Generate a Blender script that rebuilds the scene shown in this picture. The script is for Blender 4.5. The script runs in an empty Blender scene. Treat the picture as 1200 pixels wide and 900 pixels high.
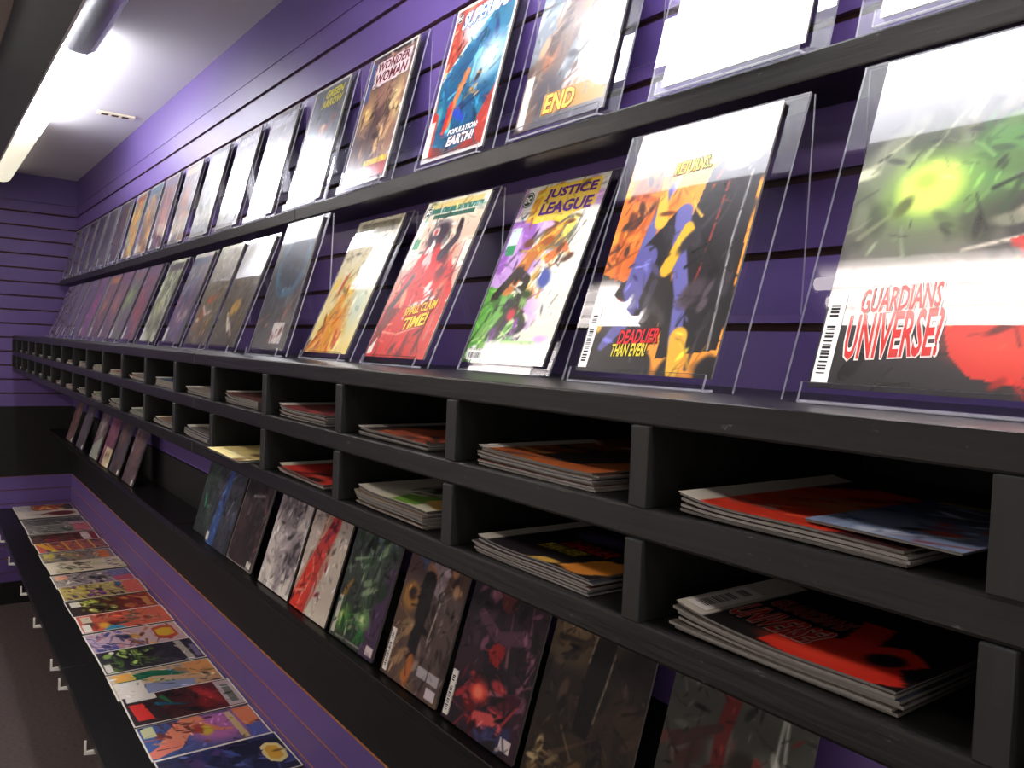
import bpy, bmesh, math, random
import numpy as np
from mathutils import Matrix, Vector

# ------------------------------------------------------------------ camera, world, exposure
SC = bpy.context.scene
COL = SC.collection
WALL = 0.735        # camera distance from the long wall
EYE = 1.52          # camera height
cam_d = bpy.data.cameras.new('camera')
cam = bpy.data.objects.new('camera', cam_d); COL.objects.link(cam)
cam_d.sensor_width = 36.0
cam_d.lens = 941.149 / 1200 * 36
cam_d.clip_start = 0.02
RX = Vector((0.596747637526, 0.801305363691, 0.042449631646))
UP = Vector((-0.057928971297, -0.009743290790, 0.998273160297))
FW = Vector((-0.800335236880, 0.598176213506, -0.040604509653))
cam.matrix_world = Matrix(((RX.x, UP.x, -FW.x, 0), (RX.y, UP.y, -FW.y, -WALL), (RX.z, UP.z, -FW.z, EYE), (0, 0, 0, 1)))
SC.camera = cam
wd = bpy.data.worlds.new('shop_ambient'); SC.world = wd; wd.use_nodes = True
wd.node_tree.nodes['Background'].inputs[0].default_value = (1.0, 0.86, 0.80, 1)
wd.node_tree.nodes['Background'].inputs[1].default_value = 0.90
SC.view_settings.view_transform = 'Standard'
SC.view_settings.look = 'None'
SC.view_settings.exposure = 0.0
SC.view_settings.gamma = 1.0
SC.view_settings.use_curve_mapping = False
try:
    SC.cycles.use_denoising = True
    SC.cycles.transparent_max_bounces = 16
    SC.cycles.max_bounces = 10
except Exception:
    pass
LAMP_BRIGHT = 27.0
LAMP_DIM = 0.85
LAMP_ROOM = 8.0

def P(x, y, z):
    """x along the wall, y distance from the camera towards the wall, z above the eye"""
    return Vector((x, y - WALL, z + EYE))

# ------------------------------------------------------------------ materials
def lin(c):
    c = np.asarray(c, float) / 255.0
    return np.where(c <= 0.04045, c / 12.92, ((c + 0.055) / 1.055) ** 2.4)

def mat(name, rgb, rough=0.5, spec=0.5, coat=0.0, coat_rough=0.03, grain=0.0, gscale=(40, 40, 40), bump=0.0, metal=0.0, emit=None, estr=0.0):
    m = bpy.data.materials.new(name); m.use_nodes = True
    nt = m.node_tree; b = nt.nodes['Principled BSDF']
    c = tuple(lin(rgb)) + (1,)
    b.inputs['Base Color'].default_value = c
    b.inputs['Roughness'].default_value = rough
    b.inputs['Specular IOR Level'].default_value = spec
    b.inputs['Coat Weight'].default_value = coat
    b.inputs['Coat Roughness'].default_value = coat_rough
    b.inputs['Metallic'].default_value = metal
    if grain or bump:
        tc = nt.nodes.new('ShaderNodeTexCoord'); mp = nt.nodes.new('ShaderNodeMapping')
        mp.inputs['Scale'].default_value = gscale
        nz = nt.nodes.new('ShaderNodeTexNoise'); nz.inputs['Scale'].default_value = 1.0; nz.inputs['Detail'].default_value = 5
        nt.links.new(tc.outputs['Object'], mp.inputs['Vector']); nt.links.new(mp.outputs[0], nz.inputs['Vector'])
        if grain:
            mx = nt.nodes.new('ShaderNodeMix'); mx.data_type = 'RGBA'
            mx.inputs['A'].default_value = tuple(x * (1 - grain) for x in c[:3]) + (1,)
            mx.inputs['B'].default_value = tuple(min(1, x * (1 + grain)) for x in c[:3]) + (1,)
            nt.links.new(nz.outputs['Fac'], mx.inputs['Factor']); nt.links.new(mx.outputs['Result'], b.inputs['Base Color'])
        if bump:
            bp = nt.nodes.new('ShaderNodeBump'); bp.inputs['Strength'].default_value = bump; bp.inputs['Distance'].default_value = 0.002
            nt.links.new(nz.outputs['Fac'], bp.inputs['Height']); nt.links.new(bp.outputs[0], b.inputs['Normal'])
    if emit is not None:
        b.inputs['Emission Color'].default_value = tuple(emit) + (1,)
        b.inputs['Emission Strength'].default_value = estr
    return m

M = {}
M['purple'] = mat('purple_wall_paint', (92, 72, 130), 0.42, 0.4, grain=0.18, gscale=(3, 3, 3), bump=0.05)
M['groove'] = mat('dark_groove_back', (62, 44, 44), 0.8, 0.2)
M['mdf'] = mat('raw_fibreboard_groove', (200, 134, 84), 0.8, 0.2, grain=0.2, gscale=(30, 30, 30))
M['black'] = mat('black_painted_wood', (22, 21, 20), 0.34, 0.26, grain=0.5, gscale=(9, 70, 120), bump=0.25)
M['black_v'] = mat('black_painted_upright', (27, 28, 27), 0.4, 0.3, grain=0.4, gscale=(120, 60, 10), bump=0.2)
M['blackwall'] = mat('black_wall_paint', (22, 21, 21), 0.6, 0.25, grain=0.3, gscale=(12, 12, 12), bump=0.1)
M['ceil'] = mat('ceiling_paint', (206, 204, 206), 0.7, 0.3, grain=0.06, gscale=(5, 5, 5), bump=0.05)
M['cove'] = mat('white_cove_board', (240, 240, 240), 0.7, 0.3)
M['beam'] = mat('dark_grey_beam', (98, 102, 102), 0.6, 0.3, grain=0.1, gscale=(6, 6, 6))
M['beamside'] = mat('brown_ceiling_board', (96, 86, 80), 0.7, 0.3)
M['carpet'] = mat('dark_carpet', (88, 78, 76), 0.95, 0.1, grain=0.8, gscale=(260, 60, 60), bump=0.6)
M['pages'] = mat('paper_pages', (112, 109, 104), 0.75, 0.2, grain=0.6, gscale=(4, 4, 1500))
M['backcover'] = mat('comic_back_cover', (60, 56, 60), 0.35, 0.4)
M['white'] = mat('white_print', (236, 234, 228), 0.5, 0.3)
M['ink'] = mat('black_print', (18, 17, 18), 0.5, 0.3)
M['vent'] = mat('cream_vent_plastic', (226, 214, 186), 0.5, 0.4)
M['bracket'] = mat('white_enamel_bracket', (222, 218, 205), 0.4, 0.5)
M['metalcap'] = mat('grey_lamp_cap', (150, 150, 152), 0.35, 0.5, metal=0.4)
M['tubeoff'] = mat('unlit_grey_diffuser', (120, 118, 124), 0.25, 0.5)
M['lampon'] = mat('lit_white_diffuser', (240, 240, 240), 0.4, 0.3, emit=(0.93, 0.94, 1.0), estr=LAMP_BRIGHT)
M['lampdim'] = mat('lit_warm_diffuser', (240, 236, 215), 0.4, 0.3, emit=(1.0, 0.93, 0.72), estr=LAMP_DIM)
M['lampfill'] = mat('added_fill_tube', (240, 236, 232), 0.4, 0.3, emit=(1.0, 0.90, 0.82), estr=LAMP_ROOM * 3)  # glow of the two added fill lamps out of view
M['lamproom'] = mat('lit_room_diffuser', (240, 236, 232), 0.4, 0.3, emit=(1.0, 0.90, 0.85), estr=LAMP_ROOM)

def chips(m, amount):
    nt = m.node_tree; b = nt.nodes['Principled BSDF']; src = b.inputs['Base Color'].links[0].from_socket
    tc = nt.nodes.new('ShaderNodeTexCoord'); mp = nt.nodes.new('ShaderNodeMapping'); mp.inputs['Scale'].default_value = (60, 160, 160)
    nz = nt.nodes.new('ShaderNodeTexNoise'); nz.inputs['Scale'].default_value = 1; nz.inputs['Detail'].default_value = 8; nz.inputs['Roughness'].default_value = .7
    rp = nt.nodes.new('ShaderNodeValToRGB'); rp.color_ramp.elements[0].position = .64; rp.color_ramp.elements[1].position = .74
    rp.color_ramp.elements[1].color = (amount, amount, amount, 1)
    mx = nt.nodes.new('ShaderNodeMix'); mx.data_type = 'RGBA'; mx.inputs['B'].default_value = (.16, .155, .15, 1)
    nt.links.new(tc.outputs['Object'], mp.inputs['Vector']); nt.links.new(mp.outputs[0], nz.inputs['Vector']); nt.links.new(nz.outputs['Fac'], rp.inputs['Fac'])
    nt.links.new(rp.outputs['Color'], mx.inputs['Factor']); nt.links.new(src, mx.inputs['A']); nt.links.new(mx.outputs['Result'], b.inputs['Base Color'])
chips(M['black'], .55); chips(M['black_v'], .35)

def cover_mat(name, rough, coat, coat_rough, bump, coat_ior=1.55):
    m = mat(name, (200, 200, 200), rough, 0.5, coat, coat_rough)
    nt = m.node_tree; b = nt.nodes['Principled BSDF']
    b.inputs['Coat IOR'].default_value = coat_ior
    a = nt.nodes.new('ShaderNodeAttribute'); a.attribute_name = 'print'
    nt.links.new(a.outputs['Color'], b.inputs['Base Color'])
    if bump:
        tc = nt.nodes.new('ShaderNodeTexCoord')
        mp = nt.nodes.new('ShaderNodeMapping'); mp.inputs['Scale'].default_value = (22, 9, 9); mp.inputs['Rotation'].default_value = (0, 0, 0.6)
        nz = nt.nodes.new('ShaderNodeTexNoise'); nz.inputs['Scale'].default_value = 1; nz.inputs['Detail'].default_value = 2
        bp = nt.nodes.new('ShaderNodeBump'); bp.inputs['Strength'].default_value = bump; bp.inputs['Distance'].default_value = 0.004
        nt.links.new(tc.outputs['Object'], mp.inputs['Vector']); nt.links.new(mp.outputs[0], nz.inputs['Vector'])
        nt.links.new(nz.outputs['Fac'], bp.inputs['Height'])
        nt.links.new(bp.outputs[0], b.inputs['Coat Normal'])
    return m
M['cover_flat'] = cover_mat('comic_cover_in_flat_sleeve', 0.3, 1.0, 0.012, 0.0, 2.15)
M['cover_wavy'] = cover_mat('comic_cover_in_wrinkled_bag', 0.3, 1.0, 0.02, 0.16, 2.1)
M['cover_lean'] = cover_mat('comic_cover_bagged_dull', 0.5, 0.0, 0.1, 0.0)
M['cover_lean'].node_tree.nodes['Principled BSDF'].inputs['Specular IOR Level'].default_value = 0.18
M['cover_paper'] = cover_mat('comic_cover_paper', 0.5, 0.0, 0.2, 0.0)
M['cover_paper'].node_tree.nodes['Principled BSDF'].inputs['Specular IOR Level'].default_value = 0.25

def acrylic():
    m = bpy.data.materials.new('clear_acrylic'); m.use_nodes = True
    nt = m.node_tree; nt.nodes.clear()
    o = nt.nodes.new('ShaderNodeOutputMaterial'); mx = nt.nodes.new('ShaderNodeMixShader')
    t = nt.nodes.new('ShaderNodeBsdfTransparent'); t.inputs[0].default_value = (0.93, 0.93, 0.95, 1)
    g = nt.nodes.new('ShaderNodeBsdfGlossy'); g.inputs['Roughness'].default_value = 0.01; g.inputs[0].default_value = (1, 1, 1, 1)
    fr = nt.nodes.new('ShaderNodeFresnel'); fr.inputs[0].default_value = 1.6
    ge = nt.nodes.new('ShaderNodeNewGeometry'); sub = nt.nodes.new('ShaderNodeMath'); sub.operation = 'SUBTRACT'; sub.inputs[0].default_value = 1.0
    mul = nt.nodes.new('ShaderNodeMath'); mul.operation = 'MULTIPLY'
    nt.links.new(ge.outputs['Backfacing'], sub.inputs[1]); nt.links.new(fr.outputs[0], mul.inputs[0]); nt.links.new(sub.outputs[0], mul.inputs[1])
    nt.links.new(mul.outputs[0], mx.inputs[0]); nt.links.new(t.outputs[0], mx.inputs[1]); nt.links.new(g.outputs[0], mx.inputs[2])
    nt.links.new(mx.outputs[0], o.inputs[0])
    e = bpy.data.materials.new('acrylic_cut_edge'); e.use_nodes = True
    nt = e.node_tree; nt.nodes.clear()
    o = nt.nodes.new('ShaderNodeOutputMaterial'); mx = nt.nodes.new('ShaderNodeMixShader'); mx.inputs[0].default_value = 0.5
    t = nt.nodes.new('ShaderNodeBsdfTransparent'); d = nt.nodes.new('ShaderNodeBsdfPrincipled')
    d.inputs['Base Color'].default_value = (0.6, 0.6, 0.64, 1); d.inputs['Roughness'].default_value = 0.2
    nt.links.new(t.outputs[0], mx.inputs[1]); nt.links.new(d.outputs[0], mx.inputs[2]); nt.links.new(mx.outputs[0], o.inputs[0])
    return m, e
M['acrylic'], M['acrylic_edge'] = acrylic()

# ------------------------------------------------------------------ helpers
def tag(o, label=None, cat=None, group=None, kind=None):
    if label: o['label'] = label
    if cat: o['category'] = cat
    if group: o['group'] = group
    if kind: o['kind'] = kind
    return o

def obj(name, me, m=None, parent=None, mw=None):
    o = bpy.data.objects.new(name, me)
    if me is not None and m is not None and not me.materials:
        for mm in (m if isinstance(m, (list, tuple)) else [m]): me.materials.append(mm)
    COL.objects.link(o)
    if parent is not None: o.parent = parent
    if mw is not None: o.matrix_basis = mw
    return o

def empty(name, mw=None):
    o = bpy.data.objects.new(name, None); COL.objects.link(o)
    o.empty_display_size = 0.02
    if mw is not None: o.matrix_basis = mw
    return o

def box_mesh(name, a, b, bevel=0.0):
    bm = bmesh.new()
    bmesh.ops.create_cube(bm, size=1)
    a = Vector(a); b = Vector(b)
    for v in bm.verts:
        v.co = Vector([(a[i] + b[i]) / 2 + v.co[i] * (b[i] - a[i]) for i in range(3)])
    if bevel: bmesh.ops.bevel(bm, geom=bm.edges[:], offset=bevel, segments=2, affect='EDGES', profile=0.6)
    me = bpy.data.meshes.new(name); bm.to_mesh(me); bm.free()
    return me

def box(name, a, b, m, parent=None, bevel=0.0, mw=None):
    return obj(name, box_mesh(name, a, b, bevel), m, parent, mw)

def wbox(name, x0, x1, y0, y1, z0, z1, m, parent=None, bevel=0.0):
    return box(name, P(x0, y0, z0), P(x1, y1, z1), m, parent, bevel)

def poly_extrude(name, prof, x0, x1, m, parent=None, mats_by_face=None):
    """profile in (y,z) extruded along x"""
    bm = bmesh.new()
    A = [bm.verts.new((x0, p[0], p[1])) for p in prof]; B = [bm.verts.new((x1, p[0], p[1])) for p in prof]
    n = len(prof)
    for i in range(n): bm.faces.new((A[i], A[(i + 1) % n], B[(i + 1) % n], B[i]))
    bm.faces.new(A[::-1]); bm.faces.new(B)
    bmesh.ops.recalc_face_normals(bm, faces=bm.faces[:])
    me = bpy.data.meshes.new(name); bm.to_mesh(me); bm.free()
    return obj(name, me, m, parent)

# ------------------------------------------------------------------ print painter (colours per vertex of a cover grid)
def hashnoise(x, y, seed):
    xi = np.floor(x).astype(int); yi = np.floor(y).astype(int); fx = x - xi; fy = y - yi
    fx = fx * fx * (3 - 2 * fx); fy = fy * fy * (3 - 2 * fy)
    def h(a, b):
        n = (a * 374761393 + b * 668265263 + seed * 1442695041) & 0x7fffffff
        n = ((n ^ (n >> 13)) * 1274126177) & 0x7fffffff
        return ((n ^ (n >> 16)) & 0xffff) / 65535.0
    return (h(xi, yi) * (1 - fx) + h(xi + 1, yi) * fx) * (1 - fy) + (h(xi, yi + 1) * (1 - fx) + h(xi + 1, yi + 1) * fx) * fy

AS = 1.54
def paint(prims, nx, ny, seed=0):
    u, v = np.meshgrid(np.linspace(0, 1, nx + 1), np.linspace(0, 1, ny + 1))
    u = u.ravel(); v = v.ravel(); y = v * AS
    col = np.tile(np.array([120., 120., 120.]), (len(u), 1))
    px = 0.7 / nx
    def over(mask, c):
        nonlocal col
        mask = np.clip(mask, 0, 1)[:, None]
        col = col * (1 - mask) + np.array(c, float) * mask
    def ell(cx, cy, rx, ry, rot, c, soft=0.15, a=1.0):
        t = math.radians(rot); dx = u - cx; dy = y - cy * AS
        X = dx * math.cos(t) + dy * math.sin(t); Y = -dx * math.sin(t) + dy * math.cos(t)
        d = np.sqrt((X / rx) ** 2 + (Y / ry) ** 2)
        over(a * (1 - (d - 1 + soft) / max(soft * 2, px / min(rx, ry))), c)
    def stroke(pts, w0, w1, c, a=1.0):
        n = len(pts) - 1; best = np.full(len(u), 1e9)
        for i in range(n):
            (ax, ay), (bx, by) = pts[i], pts[i + 1]; ay *= AS; by *= AS
            dx, dy = bx - ax, by - ay; L = dx * dx + dy * dy + 1e-9
            t = np.clip(((u - ax) * dx + (y - ay) * dy) / L, 0, 1)
            d = np.hypot(u - ax - t * dx, y - ay - t * dy)
            g = (i + t) / n; w = w0 + (w1 - w0) * g
            best = np.minimum(best, d - w / 2)
        over(a * np.clip(0.5 - best / (px * 2), 0, 1), c)
    def inside(pts):
        r = np.zeros(len(u), bool); n = len(pts)
        for i in range(n):
            (ax, ay), (bx, by) = pts[i], pts[(i + 1) % n]
            if ay == by: continue
            cr = ((v < ay) != (v < by)) & (u < (bx - ax) * (v - ay) / (by - ay) + ax)
            r ^= cr
        return r.astype(float)
    for p in prims:
        k = p[0]
        if k == 'g':
            c0, c1 = np.array(p[1], float), np.array(p[2], float)
            t = v if len(p) < 4 else np.clip(u * math.cos(p[3]) + v * math.sin(p[3]), 0, 1)
            col = c0 + (c1 - c0) * t[:, None]
        elif k == 'e': ell(*p[1:])
        elif k == 's': stroke(*p[1:])
        elif k == 'p': over(inside(p[1]) * (p[3] if len(p) > 3 else 1), p[2])
        elif k == 'r':
            x0, y0, x1, y1 = p[1:5]; over(((u >= x0) & (u <= x1) & (v >= y0) & (v <= y1)).astype(float), p[5])
        elif k == 'n':   # noise clouds: colour, scale x, scale y, threshold, softness, seed
            c, sx, sy, th, sf, sd = p[1:7]
            n = 0.65 * hashnoise(u * sx, y * sy, sd) + 0.35 * hashnoise(u * sx * 2.3 + 7, y * sy * 2.3, sd + 5)
            over((n - th) / sf + 0.5, c)
        elif k == 'x':   # dense brush marks: count, palette, region, size, seed, angle
            n, pal, (x0, y0, x1, y1), sz, sd, ang = p[1:7]
            rg = random.Random(sd)
            for i in range(n):
                cx = rg.uniform(x0, x1); cy = rg.uniform(y0, y1); c = rg.choice(pal); f = rg.uniform(0.75, 1.2)
                c = [min(255, q * f) for q in c]
                r = sz * rg.uniform(0.4, 1.2)
                if rg.random() < 0.65: ell(cx, cy, r, r * rg.uniform(0.18, 0.6), ang + rg.uniform(-45, 45), c, 0.25, 0.9)
                else:
                    a = math.radians(ang + rg.uniform(-50, 50)); L = r * 1.8
                    stroke([(cx - math.cos(a) * L, cy - math.sin(a) * L / AS), (cx + math.cos(a) * L, cy + math.sin(a) * L / AS)], r * 0.35, r * 0.05, c, 0.9)
        elif k == 'f':
            w = p[1]; over(((u < w) | (u > 1 - w) | (v < w / AS) | (v > 1 - w / AS)).astype(float), p[2])
        elif k == 'd':   # painterly detail: count, size, seed - local colour varied
            n, sz, sd = p[1:4]; rg = random.Random(sd)
            for i in range(n):
                ii = rg.randrange(len(u)); c = col[ii] * rg.choice((.5, .68, .8, 1.25, 1.45)) + rg.uniform(-12, 12)
                c = np.clip(c, 8, 246); cx = u[ii] + rg.uniform(-.03, .03); cy = v[ii] + rg.uniform(-.02, .02); r = sz * rg.uniform(.35, 1.3); a = rg.uniform(0, math.pi)
                if rg.random() < .55: ell(cx, cy, r, r * rg.uniform(.2, .5), math.degrees(a), c, .3, .85)
                else: stroke([(cx - math.cos(a) * r * 1.6, cy - math.sin(a) * r * 1.6 / AS), (cx, cy + rg.uniform(-.3, .3) * r), (cx + math.cos(a) * r * 1.6, cy + math.sin(a) * r * 1.6 / AS)], r * .3, r * .06, c, .9)
        elif k == 'm': col = np.clip((col - p[2]) * p[1], 0, 255)
        elif k == 'rays':
            cx, cy, c, n, r0, r1, sd = p[1:8]
            t = np.arctan2(y - cy * AS, u - cx); d = np.hypot(u - cx, y - cy * AS)
            over(((np.sin(t * n + sd) > 0.2) & (d > r0) & (d < r1)).astype(float) * 0.8, c)
    return lin(np.clip(col, 0, 255))

def rand_art(pal, seed, ang=60, n=34, size=0.13):
    rg = random.Random(seed)
    return [('g', pal[0], pal[1]), ('n', pal[-1], 3, 3, 0.55, 0.25, seed),
            ('x', n, pal, (0.05, 0.05, 0.95, 0.9), size, seed, ang), ('d', 30, .08, seed),
            ('e', rg.uniform(.35, .65), rg.uniform(.4, .65), .2, .3, rg.uniform(-30, 30), pal[2], .5, .8),
            ('x', n, pal, (0.15, 0.2, 0.85, 0.8), size * .6, seed + 1, ang + 40),
            ('r', .08, .86, .92, .95, pal[rg.randrange(len(pal))]),
            ('r', 0.03, 0.02, 0.14, 0.16, (225, 222, 214))]

# ------------------------------------------------------------------ lettering
def text_mesh(body, bold=0.0, shear=0.0):
    cu = bpy.data.curves.new('lettering', 'FONT'); cu.body = body; cu.offset = bold; cu.shear = shear; cu.extrude = 0.0; cu.resolution_u = 2
    t = bpy.data.objects.new('lettering_tmp', cu); COL.objects.link(t)
    me = bpy.data.meshes.new_from_object(t.evaluated_get(bpy.context.evaluated_depsgraph_get()))
    bpy.data.objects.remove(t, do_unlink=True); bpy.data.curves.remove(cu)
    return me

def text_part(parent, body, rect, m, z, bold=0.02, shear=0.0, rot=0.0, name='lettering', grow=0.0, zfun=None):
    """lettering fitted in rect=(x0,y0,x1,y1) of the parent's local plane"""
    me = text_mesh(body, bold, shear)
    if not len(me.vertices): return
    co = np.empty(len(me.vertices) * 3); me.vertices.foreach_get('co', co); co = co.reshape(-1, 3)
    a = co.min(0); b = co.max(0)
    x0, y0, x1, y1 = rect
    q = np.zeros_like(co)
    q[:, 0] = ((co[:, 0] - a[0]) / (b[0] - a[0]) - 0.5) * (x1 - x0 + grow)
    q[:, 1] = ((co[:, 1] - a[1]) / (b[1] - a[1]) - 0.5) * (y1 - y0 + grow)
    c, s = math.cos(rot), math.sin(rot)
    X = q[:, 0] * c - q[:, 1] * s + (x0 + x1) / 2; Y = q[:, 0] * s + q[:, 1] * c + (y0 + y1) / 2
    Z = np.full(len(X), z)
    if zfun is not None: Z = z + zfun(X)
    me.vertices.foreach_set('co', np.stack([X, Y, Z], 1).ravel()); me.update()
    me.materials.clear()
    return obj(name, me, m, parent)

_cm = {}
def ink(rgb):
    rgb = tuple(rgb)
    if rgb not in _cm: _cm[rgb] = mat('print_ink', rgb, 0.4, 0.4, 0.6, 0.03)
    return _cm[rgb]

def outlined(parent, body, rect, fill, edge, z, bold=0.03, shear=0.0, rot=0.0, ow=0.05, zfun=None):
    text_part(parent, body, rect, ink(edge), z, bold + ow, shear, rot, 'lettering_outline', grow=0.0025, zfun=zfun)
    text_part(parent, body, rect, ink(fill), z + 0.00025, bold, shear, rot, 'lettering', zfun=zfun)

def barcode(parent, rect, z, vertical=True, seed=1, zfun=None):
    x0, y0, x1, y1 = rect
    vs, fs, mi = [], [], []
    def quad(a, b, c, d, zz, m):
        n = len(vs)
        for (px, py) in ((a, b), (c, b), (c, d), (a, d)): vs.append((px, py, zz + (zfun(px) if zfun else 0)))
        fs.append((n, n + 1, n + 2, n + 3)); mi.append(m)
    quad(x0, y0, x1, y1, z, 0)
    rg = random.Random(seed)
    if vertical:
        mx = (x1 - x0) * .18; t = y0 + (y1 - y0) * .1
        while t < y1 - (y1 - y0) * .12:
            h = rg.choice((.0008, .0012, .0018)); quad(x0 + mx, t, x1 - mx * 1.6, t + h, z + .0002, 1); t += h + rg.choice((.0008, .0012, .002))
            if abs(t - (y0 + (y1 - y0) * .68)) < .002: t += .006
    else:
        my = (y1 - y0) * .2; t = x0 + (x1 - x0) * .08
        while t < x1 - (x1 - x0) * .1:
            h = rg.choice((.0008, .0012, .0018)); quad(t, y0 + my, t + h, y1 - my, z + .0002, 1); t += h + rg.choice((.0008, .0012, .002))
    me = bpy.data.meshes.new('barcode'); me.from_pydata(vs, [], fs); me.update()
    o = obj('barcode', me, [M['white'], M['ink']], parent)
    me.polygons.foreach_set('material_index', mi)
    return o

def logo_disc(parent, cx, cy, r, z, rgb=(24, 60, 44)):
    """round publisher mark: dark disc with ring and two letters"""
    n = 24; vs = [(cx, cy, z)]; fs = []; mi = []
    for rr in (r, r * .86, r * .78):
        for i in range(n): vs.append((cx + rr * math.cos(i * 2 * math.pi / n), cy + rr * math.sin(i * 2 * math.pi / n), z))
    for i in range(n):
        j = (i + 1) % n
        fs.append((1 + i, 1 + j, 1 + n + j, 1 + n + i)); mi.append(0)
        fs.append((1 + n + i, 1 + n + j, 1 + 2 * n + j, 1 + 2 * n + i)); mi.append(1)
        fs.append((1 + 2 * n + i, 1 + 2 * n + j, 0)); mi.append(0)
    me = bpy.data.meshes.new('publisher_logo'); me.from_pydata(vs, [], fs); me.update()
    o = obj('publisher_logo', me, [ink(rgb), M['white']], parent); me.polygons.foreach_set('material_index', mi)
    text_part(o, 'DC', (cx - r * .58, cy - r * .4, cx + r * .58, cy + r * .4), M['white'], z + .0002, 0.05, 0.0, 0.0, 'logo_letters')

# ------------------------------------------------------------------ comics
_page_cache = {}
def grid_mesh(name, W, H, nx, ny, z, colors, zf=None):
    xs = np.linspace(-W / 2, W / 2, nx + 1); ys = np.linspace(0, H, ny + 1)
    X, Y = np.meshgrid(xs, ys); Z = np.full(X.shape, z)
    if zf is not None: Z = z + zf(X)
    me = bpy.data.meshes.new(name)
    nv = (nx + 1) * (ny + 1); nf = nx * ny
    me.vertices.add(nv); me.vertices.foreach_set('co', np.stack([X, Y, Z], -1).ravel())
    i = np.arange(nf); r = i // nx; c = i % nx; a = r * (nx + 1) + c
    q = np.stack([a, a + 1, a + nx + 2, a + nx + 1], 1).ravel()
    me.loops.add(nf * 4); me.loops.foreach_set('vertex_index', q)
    me.polygons.add(nf); me.polygons.foreach_set('loop_start', np.arange(nf) * 4)
    me.update(calc_edges=True)
    at = me.color_attributes.new('print', 'FLOAT_COLOR', 'POINT')
    at.data.foreach_set('color', np.concatenate([colors, np.ones((nv, 1))], 1).ravel())
    me.polygons.foreach_set('use_smooth', np.ones(nf, bool))
    return me

def slab_mesh(name, W, H, T, nx, zf, colored=None):
    """closed pages block following zf(x), coloured back cover underneath"""
    xs = np.linspace(-W / 2, W / 2, nx + 1)
    vs = []
    for x in xs:
        b = float(zf(np.array(x))) if zf else 0.0
        vs += [(x, 0, b), (x, H, b), (x, H, b + T), (x, 0, b + T)]
    fs, mi = [], []
    for i in range(nx):
        o = i * 4
        for k in range(4):
            fs.append((o + k, o + (k + 1) % 4, o + 4 + (k + 1) % 4, o + 4 + k)); mi.append(0)
        mi[-4] = 1      # underside
        mi[-2] = 2 if colored else 0   # top
    fs.append((0, 3, 2, 1)); mi.append(0); o = nx * 4
    fs.append((o, o + 1, o + 2, o + 3)); mi.append(0)
    me = bpy.data.meshes.new(name); me.from_pydata(vs, [], [f[::-1] for f in fs]); me.update()
    me.polygons.foreach_set('material_index', mi)
    return me

def make_comic(label, art, W, H, T, res, cmat, mw, seed=0, group=None, zf=None, name='comic_book', cat='comic book'):
    root = empty(name, mw); tag(root, label, cat, group)
    ny = int(res * H / W)
    obj('cover', grid_mesh('cover', W, H, res, ny, T, paint(art, res, ny, seed), zf), M[cmat], root)
    key = (round(W, 4), round(H, 4), round(T, 5)) if zf is None else None
    if key and key in _page_cache: me = _page_cache[key]
    else:
        me = slab_mesh('pages', W - .002, H - .002, T - .0003, 1 if zf is None else 12, zf)
        me.materials.append(M['pages']); me.materials.append(M['backcover'])
        if key: _page_cache[key] = me
    pg = obj('pages', me, None, root); pg.location = (0, .001, 0)
    return root

def tilt_matrix(x, y, z, tilt, yaw=0.0):
    t = math.radians(tilt); s, c = math.sin(t), math.cos(t)
    m = Matrix(((1, 0, 0, 0), (0, s, -c, 0), (0, c, s, 0), (0, 0, 0, 1)))
    return Matrix.Translation(P(x, y, z)) @ Matrix.Rotation(yaw, 4, 'Z') @ m

# ================================================================== SETTING
X_FAR, X_NEAR = -5.165, 1.4
Z_CEIL, Z_FLOOR = 0.855, -1.52
PITCH = 0.0767
floor = box('floor', P(X_FAR - .1, -2.2, Z_FLOOR - .05), P(X_NEAR, WALL + .05, Z_FLOOR), M['carpet']); tag(floor, 'dark brown grey carpet floor', None, None, 'structure')
ceil = box('ceiling', P(X_FAR - .1, -2.2, Z_CEIL), P(X_NEAR, WALL + .05, Z_CEIL + .05), M['ceil']); tag(ceil, 'pale grey painted ceiling', None, None, 'structure')
wr = wbox('wall_right', X_FAR - .06, X_NEAR, WALL + .007, WALL + .05, Z_FLOOR, Z_CEIL, M['groove']); tag(wr, 'long purple slatwall behind the comic shelves', None, None, 'structure')
wf = wbox('wall_far', X_FAR - .06, X_FAR - .007, -2.2, WALL + .05, Z_FLOOR, Z_CEIL, M['groove']); tag(wf, 'purple slatwall at the far end of the shop', None, None, 'structure')
G = .0045   # half groove height
edges = [(Z_CEIL, .7105, 'upper_panel'), (.7085, .651 + G, 'slat')]
z = .651
while z > -.40:
    edges.append((z - G, z - PITCH + G, 'slat')); z -= PITCH
z_black_top = z + G
edges.append((z + G - .004, -.8066 + .004, 'black_panel'))
z = -.8066
while z > -1.38:
    edges.append((z - .002, max(z - PITCH + .002, -1.394), 'slat')); z -= PITCH
edges.append((-1.396, Z_FLOOR, 'black_panel'))
for (zt, zb, nm) in edges:
    mm = M['blackwall'] if nm == 'black_panel' else M['purple']
    if zt - zb < .01: continue
    for o in (wbox(nm, X_FAR, X_NEAR, WALL, WALL + .0072, zb, zt, mm, wr), wbox(nm, X_FAR - .0072, X_FAR, -2.2, WALL, zb, zt, mm, wf)):
        if nm == 'slat':       # the cut upper and lower edges of a slat are bare fibreboard
            o.data.materials.append(M['mdf'])
            for f in o.data.polygons:
                if f.normal.z > .9 or (f.normal.z < -.9 and o.parent is wf): f.material_index = 1
SOF_Y, SOF_Z = .25, .625
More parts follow.
